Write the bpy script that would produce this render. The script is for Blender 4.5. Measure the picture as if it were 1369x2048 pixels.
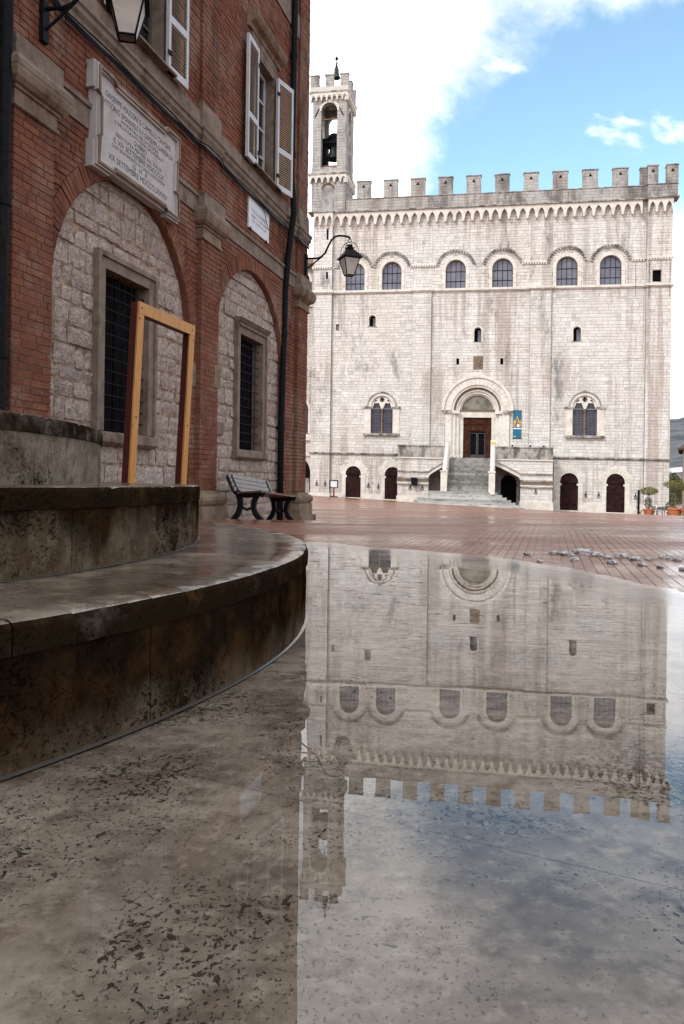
import bpy, bmesh, math, random
from math import sin, cos, pi, radians, sqrt, atan2
from mathutils import Vector, Matrix, noise
from mathutils.geometry import tessellate_polygon

for o in list(bpy.data.objects):
    bpy.data.objects.remove(o, do_unlink=True)
SC = bpy.context.scene
COL = SC.collection
random.seed(7)

# ------------------------------------------------------------------ camera
W, H = 1369.0, 2048.0
FPX, HY, ROLL, CZ = 1600.0, 965.0, radians(0.8), 0.5
cam = bpy.data.cameras.new('camera')
cam.sensor_fit = 'VERTICAL'
cam.sensor_height = 36.0
cam.sensor_width = 36.0 * W / H
cam.lens = 36.0 * FPX / H
cam.shift_y = -(H / 2 - HY) / H
cam.clip_start = 0.02
cam.clip_end = 8000
cam_o = bpy.data.objects.new('camera', cam)
COL.objects.link(cam_o)
cam_o.matrix_world = Matrix.Translation((0, 0, CZ)) @ Matrix.Rotation(radians(90), 4, 'X') @ Matrix.Rotation(ROLL, 4, 'Z')
SC.camera = cam_o

# ------------------------------------------------------------------ sky
SUN_EL, SUN_AZ = radians(42), radians(222)      # sun high behind the camera's left shoulder, veiled by cloud
world = bpy.data.worlds.new('World')
SC.world = world
world.use_nodes = True
nt = world.node_tree
for n_ in list(nt.nodes):
    nt.nodes.remove(n_)
def wn(t, **kw):
    n = nt.nodes.new(t)
    for k, v in kw.items():
        setattr(n, k, v)
    return n
def wl(a, b):
    nt.links.new(a, b)
def wmath(op, a, b=None, c=None, clamp=False):
    n = wn('ShaderNodeMath', operation=op, use_clamp=clamp)
    for i, v in enumerate((a, b, c)):
        if v is None:
            continue
        if isinstance(v, (int, float)):
            n.inputs[i].default_value = v
        else:
            wl(v, n.inputs[i])
    return n.outputs[0]
def wsmooth(v, a, b):
    n = wn('ShaderNodeMapRange', interpolation_type='SMOOTHSTEP', clamp=True)
    n.inputs['From Min'].default_value = a
    n.inputs['From Max'].default_value = b
    wl(v, n.inputs['Value'])
    return n.outputs[0]
def wmix(f, a, b):
    n = wn('ShaderNodeMix', data_type='RGBA')
    wl(f, n.inputs[0])
    for i, v in ((6, a), (7, b)):
        if isinstance(v, tuple):
            n.inputs[i].default_value = (*v, 1)
        else:
            wl(v, n.inputs[i])
    return n.outputs[2]
out = wn('ShaderNodeOutputWorld')
bg = wn('ShaderNodeBackground')
bg.inputs['Strength'].default_value = 0.1
sky = wn('ShaderNodeTexSky', sky_type='NISHITA')
sky.sun_disc = False
sky.sun_elevation = SUN_EL
sky.sun_rotation = SUN_AZ
sky.altitude = 500
sky.air_density = 1.0
sky.dust_density = 0.4
sky.ozone_density = 1.0
tc = wn('ShaderNodeTexCoord')
sep = wn('ShaderNodeSeparateXYZ')
wl(tc.outputs['Generated'], sep.inputs[0])
zc = wmath('MAXIMUM', sep.outputs[2], 0.0)
den = wmath('ADD', zc, 0.42)
comb = wn('ShaderNodeCombineXYZ')
wl(wmath('DIVIDE', sep.outputs[0], den), comb.inputs[0])
wl(wmath('DIVIDE', sep.outputs[1], den), comb.inputs[1])
def wnoise(scale, detail, rough, off, dist=0.0):
    n = wn('ShaderNodeTexNoise')
    n.inputs['Scale'].default_value = scale
    n.inputs['Detail'].default_value = detail
    n.inputs['Roughness'].default_value = rough
    n.inputs['Distortion'].default_value = dist
    m = wn('ShaderNodeVectorMath', operation='ADD')
    wl(comb.outputs[0], m.inputs[0])
    m.inputs[1].default_value = off
    wl(m.outputs[0], n.inputs['Vector'])
    return n.outputs['Fac']
nz = wnoise(3.4, 9, 0.58, (3.1, 1.7, 0.4), 0.35)
nbig = wnoise(0.9, 3, 0.5, (11.3, 4.2, 2.0))
nsh = wnoise(3.6, 6, 0.6, (1.3, 8.2, 5.0), 0.5)
def wdot(v):                                     # a cloud bank whose lower edge runs up to the right
    n = wn('ShaderNodeVectorMath', operation='DOT_PRODUCT')
    wl(tc.outputs['Generated'], n.inputs[0])
    n.inputs[1].default_value = v
    return n.outputs['Value']
edge = wmath('MINIMUM', wdot((.625, .2876, -.781)), wdot((1.0, -.05, 0.0)))
edge = wmath('ADD', edge, wmath('MULTIPLY', wmath('SUBTRACT', nz, 0.5), -0.42))
edge = wmath('ADD', edge, wmath('MULTIPLY', wmath('SUBTRACT', nbig, 0.5), -0.10))
cloud = wsmooth(edge, 0.055, -0.05)
puff = wsmooth(wnoise(5.2, 8, 0.55, (7.7, 2.3, 1.1), 0.3), 0.61, 0.72)
cloud = wmath('MAXIMUM', cloud, wmath('MULTIPLY', puff, 0.95))
low = wsmooth(sep.outputs[2], 0.335, 0.24)      # pale air low over the hills
cloud = wmath('MAXIMUM', cloud, low)
shade = wsmooth(nsh, 0.30, 0.62)
ccol = wmix(shade, (15.0, 15.6, 16.8), (25.5, 25.5, 25.5))
tint = wn('ShaderNodeMix', data_type='RGBA', blend_type='MULTIPLY')
tint.inputs[0].default_value = 1.0
wl(sky.outputs[0], tint.inputs[6])
tint.inputs[7].default_value = (3.7, 4.0, 3.5, 1)
skyc = wmix(cloud, tint.outputs[2], ccol)
wl(skyc, bg.inputs['Color'])
wl(bg.outputs[0], out.inputs['Surface'])

# ------------------------------------------------------------------ sun (soft, through cloud)
sl = bpy.data.lights.new('sun', 'SUN')
sl.energy = 2.5
sl.angle = radians(9)
sl.color = (1.0, 0.98, 0.955)
sun = bpy.data.objects.new('sun', sl)
COL.objects.link(sun)
_sd = Vector((sin(SUN_AZ) * cos(SUN_EL), cos(SUN_AZ) * cos(SUN_EL), sin(SUN_EL)))
sun.rotation_euler = _sd.to_track_quat('Z', 'Y').to_euler()
sun.location = _sd * 60

vs = SC.view_settings
SC.display_settings.display_device = 'sRGB'
vs.view_transform = 'Standard'
vs.look = 'None'
vs.gamma = 1.0
vs.exposure = -0.25
vs.use_curve_mapping = False
SC.cycles.max_bounces = 8
SC.cycles.transparent_max_bounces = 12
SC.cycles.use_denoising = True

# ------------------------------------------------------------------ pixel to place
def ray(x, y):
    dx, dy = x - W / 2, y - HY
    c, s = cos(ROLL), sin(ROLL)
    return Vector(((c * dx + s * dy) / FPX, 1.0, -(-s * dx + c * dy) / FPX))
def project(p):
    X = p[0] / p[1] * FPX
    Y = -(p[2] - CZ) / p[1] * FPX
    c, s = cos(ROLL), sin(ROLL)
    return W / 2 + c * X - s * Y, HY + s * X + c * Y

class Frame:
    """a wall's own coordinates: u along it, z up, n out of it"""
    def __init__(self, O, U, N, V=(0, 0, 1)):
        self.O, self.U, self.N, self.V = Vector(O), Vector(U), Vector(N), Vector(V)
    def __call__(self, u, z, n=0.0):
        return self.O + self.U * u + self.V * z + self.N * n
    def hit(self, x, y, n=0.0):
        d = ray(x, y)
        P = self.O + self.N * n
        C = Vector((0, 0, CZ))
        t = (P - C).dot(self.N) / d.dot(self.N)
        q = C + d * t - P
        Uh = Vector((self.U.x, self.U.y, 0))
        u = q.dot(Uh) / Uh.dot(Uh)
        return u, q.z - self.U.z * u
    def rot(self):
        U = self.U.normalized()
        Y = Vector((0, 0, 1)).cross(U).normalized()
        return Matrix((U, Y, U.cross(Y))).transposed().to_4x4()

_a = radians(12)
FP = Frame((0, 78, 0), (cos(_a), -sin(_a), -0.014), (-sin(_a), -cos(_a), 0))      # the white palace
_b = radians(14.57)
FL = Frame((-0.9, 17, 0), (sin(_b), cos(_b), 0), (cos(_b), -sin(_b), 0))            # the brick building

# ------------------------------------------------------------------ mesh building
BASE = {}
class MB:
    def __init__(self):
        self.v, self.f = [], []
    def add(self, vs_, fs_):
        k = len(self.v)
        self.v += [Vector(p) for p in vs_]
        self.f += [tuple(i + k for i in f) for f in fs_]
        return self
    def box(self, F, u0, u1, z0, z1, n0, n1):
        p = [F(u, z, n) for n in (n0, n1) for z in (z0, z1) for u in (u0, u1)]
        return self.add(p, [(4, 5, 7, 6), (1, 0, 2, 3), (0, 4, 6, 2), (5, 1, 3, 7), (6, 7, 3, 2), (0, 1, 5, 4)])
    def trap(self, F, a0, b0, a1, b1, z0, z1, nb, nf, j=0.0):
        """a block with slanted ends; j pushes its front corners about"""
        r = lambda: random.uniform(-j, j)
        p = [F(a0, z0, nb), F(b0, z0, nb), F(b1, z1, nb), F(a1, z1, nb),
             F(a0, z0, nf + r()), F(b0, z0, nf + r()), F(b1, z1, nf + r()), F(a1, z1, nf + r())]
        return self.add(p, [(4, 5, 6, 7), (0, 4, 7, 3), (5, 1, 2, 6), (7, 6, 2, 3), (0, 1, 5, 4)])
    def arc(self, F, cu, cz, r0, r1, a0, a1, n0, n1, seg=16):
        """a band bent round (cu, cz), angles from +u"""
        k = len(self.v)
        for i in range(seg + 1):
            a = a0 + (a1 - a0) * i / seg
            for r in (r0, r1):
                for n in (n0, n1):
                    self.v.append(F(cu + r * cos(a), cz + r * sin(a), n))
        for i in range(seg):
            b, c = k + 4 * i, k + 4 * i + 4
            self.f += [(b + 1, c + 1, c + 3, b + 3), (b, b + 2, c + 2, c), (b, c, c + 1, b + 1), (b + 2, b + 3, c + 3, c + 2)]
        e = k + 4 * seg
        self.f += [(k, k + 1, k + 3, k + 2), (e, e + 2, e + 3, e + 1)]
        return self
    def tube(self, pts, r, seg=8, caps=True):
        pts = [Vector(p) for p in pts]
        rs = r if isinstance(r, (list, tuple)) else [r] * len(pts)
        k = len(self.v)
        up = None
        for i, p in enumerate(pts):
            d = (pts[min(i + 1, len(pts) - 1)] - pts[max(i - 1, 0)]).normalized()
            if up is None:
                up = Vector((0, 0, 1)) if abs(d.z) < 0.9 else Vector((1, 0, 0))
            x = up.cross(d).normalized()
            y = d.cross(x)
            up = y
            for s in range(seg):
                a = 2 * pi * s / seg
                self.v.append(p + x * (cos(a) * rs[i]) + y * (sin(a) * rs[i]))
        for i in range(len(pts) - 1):
            for s in range(seg):
                a, b = k + i * seg + s, k + i * seg + (s + 1) % seg
                self.f.append((a, b, b + seg, a + seg))
        if caps:
            self.f.append(tuple(k + s for s in reversed(range(seg))))
            self.f.append(tuple(k + (len(pts) - 1) * seg + s for s in range(seg)))
        return self
    def lathe(self, c, prof, seg=16, rot=0.0):
        c = Vector(c)
        k = len(self.v)
        for r, z in prof:
            for s in range(seg):
                a = 2 * pi * s / seg + rot
                self.v.append(c + Vector((r * cos(a), r * sin(a), z)))
        for i in range(len(prof) - 1):
            for s in range(seg):
                a, b = k + i * seg + s, k + i * seg + (s + 1) % seg
                self.f.append((a, b, b + seg, a + seg))
        self.f.append(tuple(k + s for s in reversed(range(seg))))
        self.f.append(tuple(k + (len(prof) - 1) * seg + s for s in range(seg)))
        return self
    def plate(self, F, outer, holes, nf, nb=None):
        """a flat plate with holes; nb gives it thickness"""
        loops = [outer] + list(holes)
        tri = tessellate_polygon([[Vector((p[0], p[1], 0)) for p in lp] for lp in loops])
        flat = [p for lp in loops for p in lp]
        k = len(self.v)
        self.v += [F(p[0], p[1], nf) for p in flat]
        for t in tri:
            a, b, c = (flat[i] for i in t)
            ar = (b[0] - a[0]) * (c[1] - a[1]) - (c[0] - a[0]) * (b[1] - a[1])
            self.f.append(tuple(k + i for i in (t if ar > 0 else (t[0], t[2], t[1]))))
        if nb is not None:
            kb = len(self.v)
            self.v += [F(p[0], p[1], nb) for p in flat]
            s = 0
            for lp in loops:
                m = len(lp)
                for i in range(m):
                    a, b = s + i, s + (i + 1) % m
                    self.f.append((k + a, k + b, kb + b, kb + a))
                s += m
        return self
    def sweep(self, rings, close=True):
        """rings of equal length joined one after another"""
        k = len(self.v)
        m = len(rings[0])
        for r in rings:
            self.v += [Vector(p) for p in r]
        for i in range(len(rings) - 1):
            for s in range(m if close else m - 1):
                a, b = k + i * m + s, k + i * m + (s + 1) % m
                self.f.append((a, b, b + m, a + m))
        return self
    def build(self, name, mat, parent=None, kind=None, smooth=False, recalc=True):
        off = BASE.get(parent.name, Vector((0, 0, 0))) if parent else Vector((0, 0, 0))
        me = bpy.data.meshes.new(name)
        me.from_pydata([tuple(p - off) for p in self.v], [], self.f)
        if recalc:
            bm = bmesh.new()
            bm.from_mesh(me)
            bmesh.ops.recalc_face_normals(bm, faces=bm.faces)
            bm.to_mesh(me)
            bm.free()
        me.materials.append(mat)
        if smooth:
            me.polygons.foreach_set('use_smooth', [True] * len(me.polygons))
        me.update()
        o = bpy.data.objects.new(name, me)
        COL.objects.link(o)
        if parent:
            o.parent = parent
            BASE[o.name] = off
        if kind:
            o['kind'] = kind
        return o

def root(name, label, cat, loc, group=None):
    o = bpy.data.objects.new(name, None)
    o.empty_display_size = 0.3
    COL.objects.link(o)
    o.location = loc
    BASE[o.name] = Vector(loc)
    o['label'], o['category'] = label, cat
    if group:
        o['group'] = group
    return o
def tag(o, label, cat, group=None):
    o['label'], o['category'] = label, cat
    if group:
        o['group'] = group
    return o
def inst(me, name, parent, M):
    o = bpy.data.objects.new(name, me)
    COL.objects.link(o)
    off = BASE.get(parent.name, Vector((0, 0, 0))) if parent else Vector((0, 0, 0))
    if parent:
        o.parent = parent
        BASE[o.name] = off
    o.matrix_basis = Matrix.Translation(-off) @ M
    return o
def copy_tree(o, parent=None):
    c = o.copy()
    COL.objects.link(c)
    c.parent = parent
    BASE[c.name] = BASE.get(o.name, Vector((0, 0, 0)))
    for ch in list(o.children):
        copy_tree(ch, c)
    return c

def unit_blocks(mat, name, k=4, j=0.03):
    """a few slightly uneven unit blocks that many pieces share"""
    outl = []
    for i in range(k):
        m = MB()
        r = lambda: random.uniform(-j, j)
        p = [(x + r() * .6, y + (r() if y < 0 else 0), z + r() * .6) for y in (-.5, .5) for z in (-.5, .5) for x in (-.5, .5)]
        m.add(p, [(0, 1, 3, 2), (4, 6, 7, 5), (0, 2, 6, 4), (1, 5, 7, 3), (2, 3, 7, 6), (0, 4, 5, 1)])
        me = bpy.data.meshes.new(name)
        me.from_pydata([tuple(v) for v in m.v], [], m.f)
        bm = bmesh.new(); bm.from_mesh(me); bmesh.ops.recalc_face_normals(bm, faces=bm.faces); bm.to_mesh(me); bm.free()
        me.materials.append(mat)
        outl.append(me)
    return outl

# shapes cut out of coursed masonry
class ArchS:
    def __init__(self, cu, half, z0, zs, r=None):
        self.cu, self.h, self.z0, self.zs, self.r = cu, half, z0, zs, half if r is None else r
    def iv(self, z):
        if z < self.z0 or z > self.zs + self.r:
            return None
        if z <= self.zs:
            return (self.cu - self.h, self.cu + self.h)
        w = sqrt(max(0, self.r ** 2 - (z - self.zs) ** 2))
        return (self.cu - w, self.cu + w)
    def loop(self, seg=14):
        l = [(self.cu - self.h, self.z0), (self.cu + self.h, self.z0)]
        return l + [(self.cu + self.r * cos(pi * i / seg), self.zs + self.r * sin(pi * i / seg)) for i in range(seg + 1)]
class RectS:
    hard = True
    def __init__(self, u0, u1, z0, z1):
        self.a = (u0, u1, z0, z1)
    def iv(self, z):
        u0, u1, z0, z1 = self.a
        return (u0, u1) if z0 <= z <= z1 else None
    def loop(self):
        u0, u1, z0, z1 = self.a
        return [(u0, z0), (u1, z0), (u1, z1), (u0, z1)]

def courses(span, z0, z1, rowh, lenf, shapes, joint, rng, minlen=0.05):
    """coursed masonry: a list of (a0,b0,a1,b1,za,zb); span(z) gives the row's ends"""
    outl = []
    z = z0
    row = 0
    while z < z1 - 0.02:
        h = rowh(rng) if callable(rowh) else rowh
        zt = min(z + h, z1)
        za, zb = z + joint / 2, zt - joint / 2
        s0, s1 = span(za), span(zb)
        if s0 is None and s1 is None:
            z = zt; row += 1
            continue
        if s0 is None: s0 = ((s1[0] + s1[1]) / 2,) * 2
        if s1 is None: s1 = ((s0[0] + s0[1]) / 2,) * 2
        blk = []
        for s in shapes:
            i0, i1 = s.iv(za), s.iv(zb)
            if i0 is None and i1 is None:
                continue
            hard = getattr(s, 'hard', False) or (i0 is None and za < getattr(s, 'z0', -99))
            if getattr(s, 'hard', False) and (i0 is None or i1 is None):
                lap = (zb - s.a[2]) if i0 is None else (s.a[3] - za)
                if lap < .5 * (zb - za):
                    continue
            if i0 is None: i0 = i1 if hard else ((i1[0] + i1[1]) / 2,) * 2
            if i1 is None: i1 = i0 if hard else ((i0[0] + i0[1]) / 2,) * 2
            blk.append((i0[0], i1[0], i0[1], i1[1]))
        blk.sort(key=lambda b: min(b[0], b[1]))
        l0, l1 = s0[0], s1[0]
        free = []
        for b in blk:
            if max(b[2], b[3]) <= min(l0, l1):
                continue
            if min(b[0], b[1]) > min(l0, l1):
                free.append((l0, l1, b[0], b[1]))
            l0, l1 = max(l0, b[2]), max(l1, b[3])
        free.append((l0, l1, s0[1], s1[1]))
        for (a0, a1, b0, b1) in free:
            b0, b1 = min(b0, s0[1]), min(b1, s1[1])
            if max(b0 - a0, b1 - a1) < minlen or b0 < a0 - 1e-4 or b1 < a1 - 1e-4:
                continue
            lo, hi = max(a0, a1), min(b0, b1)
            cuts = []
            L = lenf(rng, row)
            p = lo + L * (rng.uniform(0.35, 1.0))
            while p < hi - L * 0.35:
                cuts.append(p)
                p += lenf(rng, row)
            es = [(a0, a1)] + [(c, c) for c in cuts] + [(b0, b1)]
            for (e, g) in zip(es[:-1], es[1:]):
                if max(g[0] - e[0], g[1] - e[1]) > joint * 1.5:
                    outl.append((e[0] + joint / 2, max(e[0] + joint / 2, g[0] - joint / 2), e[1] + joint / 2, max(e[1] + joint / 2, g[1] - joint / 2), za, zb))
        z = zt
        row += 1
    return outl

def place_courses(F, blocks, nb, nf, mat, parent, piece, stuffname, jit, nmax=300, j=0.0, meshes=None, score=None, nfun=None):
    """the nmax pieces that show largest become objects, the rest one joined part"""
    scored = []
    for b in blocks:
        rect = abs(b[0] - b[2]) < 1e-4 and abs(b[1] - b[3]) < 1e-4
        c = F((b[0] + b[1]) / 2, (b[4] + b[5]) / 2, nf)
        sc_ = 0
        if rect and c.y > 0.2:
            x, y = project(c)
            if 5 < x < W - 5 and 5 < y < 985:
                sc_ = (b[1] - b[0]) * (b[5] - b[4]) / c.y ** 2
                if score:
                    sc_ *= score(x, y)
        scored.append((sc_, b))
    scored.sort(key=lambda t: -t[0])
    R = F.rot()
    m = MB()
    k = 0
    for sc_, b in scored:
        dn = random.uniform(-jit, jit)
        e = nfun(b) if nfun else 0.0
        if sc_ > 0 and k < nmax:
            k += 1
            c = F((b[0] + b[1]) / 2, (b[4] + b[5]) / 2, (nb + nf + dn) / 2 + e)
            S = Matrix.Diagonal((b[1] - b[0], nf + dn - nb, b[5] - b[4], 1))
            inst(meshes[k % len(meshes)], piece, parent, Matrix.Translation(c) @ R @ S)
        else:
            m.trap(F, *b, nb + e, nf + dn + e, j)
    if m.v:
        m.build(stuffname, mat, parent, kind='stuff')

# ------------------------------------------------------------------ materials
class NT:
    def __init__(self, name):
        self.m = bpy.data.materials.new(name)
        self.m.use_nodes = True
        self.t = self.m.node_tree
        for n in list(self.t.nodes):
            self.t.nodes.remove(n)
        self.out = self.n('ShaderNodeOutputMaterial')
        self.b = self.n('ShaderNodeBsdfPrincipled')
        self.l(self.b.outputs[0], self.out.inputs[0])
        self.geo = None
    def n(self, t, **kw):
        n = self.t.nodes.new(t)
        for k, v in kw.items():
            setattr(n, k, v)
        return n
    def l(self, a, b):
        self.t.links.new(a, b)
    def set(self, k, v):
        s = self.b.inputs[k]
        if hasattr(v, 'is_output'):
            self.l(v, s)
        elif isinstance(v, tuple) and len(v) == 3:
            s.default_value = (*v, 1)
        else:
            s.default_value = v
    def pos(self, sx=1, sy=1, sz=1, rz=0.0):
        if not self.geo:
            self.geo = self.n('ShaderNodeNewGeometry')
        mp = self.n('ShaderNodeMapping')
        mp.inputs['Scale'].default_value = (sx, sy, sz)
        mp.inputs['Rotation'].default_value = (0, 0, rz)
        self.l(self.geo.outputs['Position'], mp.inputs['Vector'])
        return mp.outputs[0]
    def noise(self, scale, detail=4, rough=.55, vec=None, dist=0.0):
        n = self.n('ShaderNodeTexNoise')
        n.inputs['Scale'].default_value = scale
        n.inputs['Detail'].default_value = detail
        n.inputs['Roughness'].default_value = rough
        n.inputs['Distortion'].default_value = dist
        self.l(vec if vec is not None else self.pos(), n.inputs['Vector'])
        return n.outputs['Fac']
    def vor(self, scale, vec=None, feature='F1', rnd=1.0):
        n = self.n('ShaderNodeTexVoronoi', feature=feature)
        n.inputs['Scale'].default_value = scale
        n.inputs['Randomness'].default_value = rnd
        self.l(vec if vec is not None else self.pos(), n.inputs['Vector'])
        return n.outputs['Distance']
    def ramp(self, v, *stops):
        n = self.n('ShaderNodeValToRGB')
        e = n.color_ramp.elements
        while len(e) < len(stops):
            e.new(0.5)
        for el, (p, c) in zip(e, stops):
            el.position = p
            el.color = (*c, 1) if isinstance(c, tuple) else (c, c, c, 1)
        self.l(v, n.inputs[0])
        return n.outputs[0]
    def smooth(self, v, a, b, lo=0.0, hi=1.0):
        n = self.n('ShaderNodeMapRange', interpolation_type='SMOOTHSTEP', clamp=True)
        for k, x in (('From Min', a), ('From Max', b), ('To Min', lo), ('To Max', hi)):
            n.inputs[k].default_value = x
        self.l(v, n.inputs['Value'])
        return n.outputs[0]
    def math(self, op, a, b=None, clamp=False):
        n = self.n('ShaderNodeMath', operation=op, use_clamp=clamp)
        for i, v in enumerate((a, b)):
            if v is None: continue
            if isinstance(v, (int, float)): n.inputs[i].default_value = v
            else: self.l(v, n.inputs[i])
        return n.outputs[0]
    def mix(self, f, a, b, blend='MIX'):
        n = self.n('ShaderNodeMix', data_type='RGBA', blend_type=blend)
        for i, v in ((0, f), (6, a), (7, b)):
            if hasattr(v, 'is_output'): self.l(v, n.inputs[i])
            elif isinstance(v, tuple): n.inputs[i].default_value = (*v, 1)
            else: n.inputs[i].default_value = v if i == 0 else (v, v, v, 1)
        return n.outputs[2]
    def rnd(self):
        """one number per piece, whether it is an object or an island of a joined mesh"""
        oi = self.n('ShaderNodeObjectInfo')
        if not self.geo: self.geo = self.n('ShaderNodeNewGeometry')
        return self.math('FRACT', self.math('ADD', oi.outputs['Random'], self.geo.outputs['Random Per Island']))
    def z(self):
        s = self.n('ShaderNodeSeparateXYZ')
        self.l(self.pos(), s.inputs[0])
        return s.outputs
    def dim(self, c, k):
        return self.mix(1.0, c, k if isinstance(k, tuple) else (k, k * .99, k * .97), 'MULTIPLY')
    def bump(self, h, dist=0.01, strength=1.0):
        n = self.n('ShaderNodeBump')
        n.inputs['Distance'].default_value = dist
        n.inputs['Strength'].default_value = strength
        self.l(h, n.inputs['Height'])
        self.l(n.outputs[0], self.b.inputs['Normal'])

def plain(name, col, rough=.6, metal=0.0, var=.25, scale=8.0, spec=.4, bump=0.0):
    t = NT(name)
    f = t.noise(scale, 5)
    t.set('Base Color', t.mix(t.smooth(f, .3, .7), tuple(c * (1 - var) for c in col), tuple(min(1, c * (1 + var)) for c in col)))
    t.set('Roughness', rough)
    t.set('Metallic', metal)
    t.set('Specular IOR Level', spec)
    if bump:
        t.bump(t.noise(scale * 3, 6), bump)
    return t.m

M = {}
# brick
t = NT('old_brick')
r = t.rnd()
c = t.ramp(r, (0.0, (.085, .036, .030)), (.25, (.145, .052, .038)), (.5, (.185, .070, .050)), (.72, (.23, .10, .074)), (.9, (.25, .098, .052)), (1.0, (.11, .052, .047)))
big = t.noise(.55, 5, .6, t.pos(1, 1, .7))
c = t.mix(t.smooth(big, .42, .66), c, t.mix(.55, c, (.16, .055, .04)))
fine = t.noise(38, 5, .65)
c = t.mix(.45, c, t.mix(fine, (.08, .03, .02), (.44, .2, .14)))
salt = t.math('MULTIPLY', t.smooth(t.noise(2.3, 6, .68), .50, .68), t.smooth(fine, .3, .7))
c = t.mix(t.math('MULTIPLY', salt, .6), c, (.40, .33, .29))
fade = t.smooth(t.noise(.75, 7, .66, t.pos(1, 1, .8)), .47, .63)
c = t.mix(t.math('MULTIPLY', fade, .5), c, t.mix(fine, (.20, .135, .11), (.42, .32, .275)))
soot = t.smooth(t.noise(1.1, 8, .74, t.pos(1.6, 1.6, .5)), .50, .68)
c = t.mix(t.math('MULTIPLY', soot, .62), c, (.040, .024, .022))
c = t.dim(c, (.68, .63, .58))
t.set('Base Color', c); t.set('Roughness', .92); t.set('Specular IOR Level', .06)
t.bump(t.math('ADD', fine, t.noise(9, 4)), .008, 1.0)
M['brick'] = t.m
t = NT('lime_mortar')
f = t.noise(14, 6, .65)
c = t.mix(t.smooth(f, .3, .7), (.30, .225, .19), (.50, .42, .36))
low = t.noise(.6, 4, .6)
c = t.mix(t.smooth(low, .46, .64), c, (.13, .062, .048))
t.set('Base Color', t.dim(c, .58)); t.set('Roughness', .95); t.set('Specular IOR Level', .05); t.bump(f, .006)
M['mortar'] = t.m
# rubble stone of the blocked arches
t = NT('pink_grey_limestone')
r = t.rnd()
c = t.ramp(r, (0, (.43, .355, .335)), (.22, (.56, .50, .475)), (.45, (.37, .285, .27)), (.65, (.50, .44, .41)), (.85, (.42, .345, .325)), (1, (.33, .29, .275)))
n1 = t.noise(13, 7, .7)
c = t.mix(.55, c, t.mix(t.smooth(n1, .28, .72), (.15, .115, .10), (.60, .54, .50)))
pits = t.smooth(t.noise(55, 4, .6), .56, .68)
c = t.mix(t.math('MULTIPLY', pits, .6), c, (.13, .095, .085))
rust = t.smooth(t.noise(2.2, 5, .65, t.pos(1, 1, .6)), .6, .74)
c = t.mix(t.math('MULTIPLY', rust, .55), c, (.22, .11, .06))
t.set('Base Color', t.dim(c, (.84, .785, .735))); t.set('Roughness', .95); t.set('Specular IOR Level', .05)
t.bump(t.math('ADD', n1, t.math('MULTIPLY', pits, -.6)), .035)
M['rubble'] = t.m
M['rubble_mortar'] = plain('rubble_mortar', (.22, .155, .115), .95, var=.5, scale=9, spec=.1, bump=.015)
# dressed grey-brown sandstone
def sandstone(name, a, b, dark):
    t = NT(name)
    n1 = t.noise(5, 6, .65)
    c = t.mix(t.smooth(n1, .3, .7), a, b)
    st = t.smooth(t.noise(2.2, 7, .72, t.pos(1, 1, .8)), .5, .72)
    c = t.mix(t.math('MULTIPLY', st, .8), c, dark)
    t.set('Base Color', t.dim(c, .70)); t.set('Roughness', .9); t.set('Specular IOR Level', .08)
    t.bump(t.noise(22, 6, .65), .008)
    return t.m
M['sand'] = sandstone('grey_sandstone', (.185, .138, .112), (.29, .228, .19), (.055, .034, .024))
M['sand_warm'] = sandstone('ochre_sandstone', (.20, .14, .098), (.31, .24, .185), (.085, .036, .018))
M['marble'] = sandstone('plaque_marble', (.50, .47, .475), (.57, .535, .54), (.41, .37, .36))
M['white_board'] = plain('white_enamel', (.50, .50, .53), .5, var=.05)
M['letters'] = plain('black_letter_paint', (.055, .05, .055), .7, var=.2)
M['faded_letters'] = plain('faded_letter_paint', (.30, .29, .32), .7, var=.2)
# white limestone of the palace
def palace(name, k, blackness=0.0):
    t = NT(name)
    r = t.rnd()
    c = t.ramp(r, (0, (.58, .565, .54)), (.2, (.72, .71, .69)), (.45, (.65, .625, .60)), (.7, (.78, .77, .755)), (.88, (.66, .62, .585)), (1, (.47, .455, .435)))
    n1 = t.noise(1.6, 6, .6)
    c = t.mix(.35, c, t.mix(t.smooth(n1, .25, .75), (.52, .50, .475), (.80, .79, .775)))
    pk = t.smooth(t.noise(.16, 5, .62, t.pos(1, 1, .55)), .44, .66)
    c = t.mix(t.math('MULTIPLY', pk, .34), c, (.62, .54, .48))
    strk = t.smooth(t.noise(1.0, 6, .65, t.pos(1.3, 1.3, .05)), .46, .60)
    strk2 = t.smooth(t.noise(.10, 3, .5), .38, .56)
    c = t.mix(t.math('MULTIPLY', t.math('MULTIPLY', strk, strk2), .62), c, (.36, .29, .25))
    blk = t.smooth(t.noise(.34, 9, .74, t.pos(1, 1, .42)), .565 - blackness, .70 - blackness)
    c = t.mix(t.math('MULTIPLY', blk, .7), c, (.13, .12, .115))
    c = t.mix(1.0, c, (k, k * .99, k * .97), 'MULTIPLY')
    t.set('Base Color', c); t.set('Roughness', .92); t.set('Specular IOR Level', .08)
    t.bump(t.noise(6, 6, .65), .03)
    return t.m
M['pal'] = palace('white_limestone', .90, .010)
M['pal_weather'] = palace('rain_blackened_limestone', .58, .085)
M['pal_joint'] = plain('limestone_joint', (.29, .28, .268), .95, var=.35, scale=1.5, spec=.1)
t = NT('weathered_limestone')                     # parapets, caps and ledges, blackened by rain
n1 = t.noise(1.4, 8, .7, t.pos(1, 1, .45))
c = t.mix(t.smooth(t.noise(4, 5), .3, .7), (.42, .39, .36), (.58, .55, .51))
c = t.mix(t.math('MULTIPLY', t.smooth(n1, .40, .64), .9), c, (.10, .092, .088))
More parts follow.
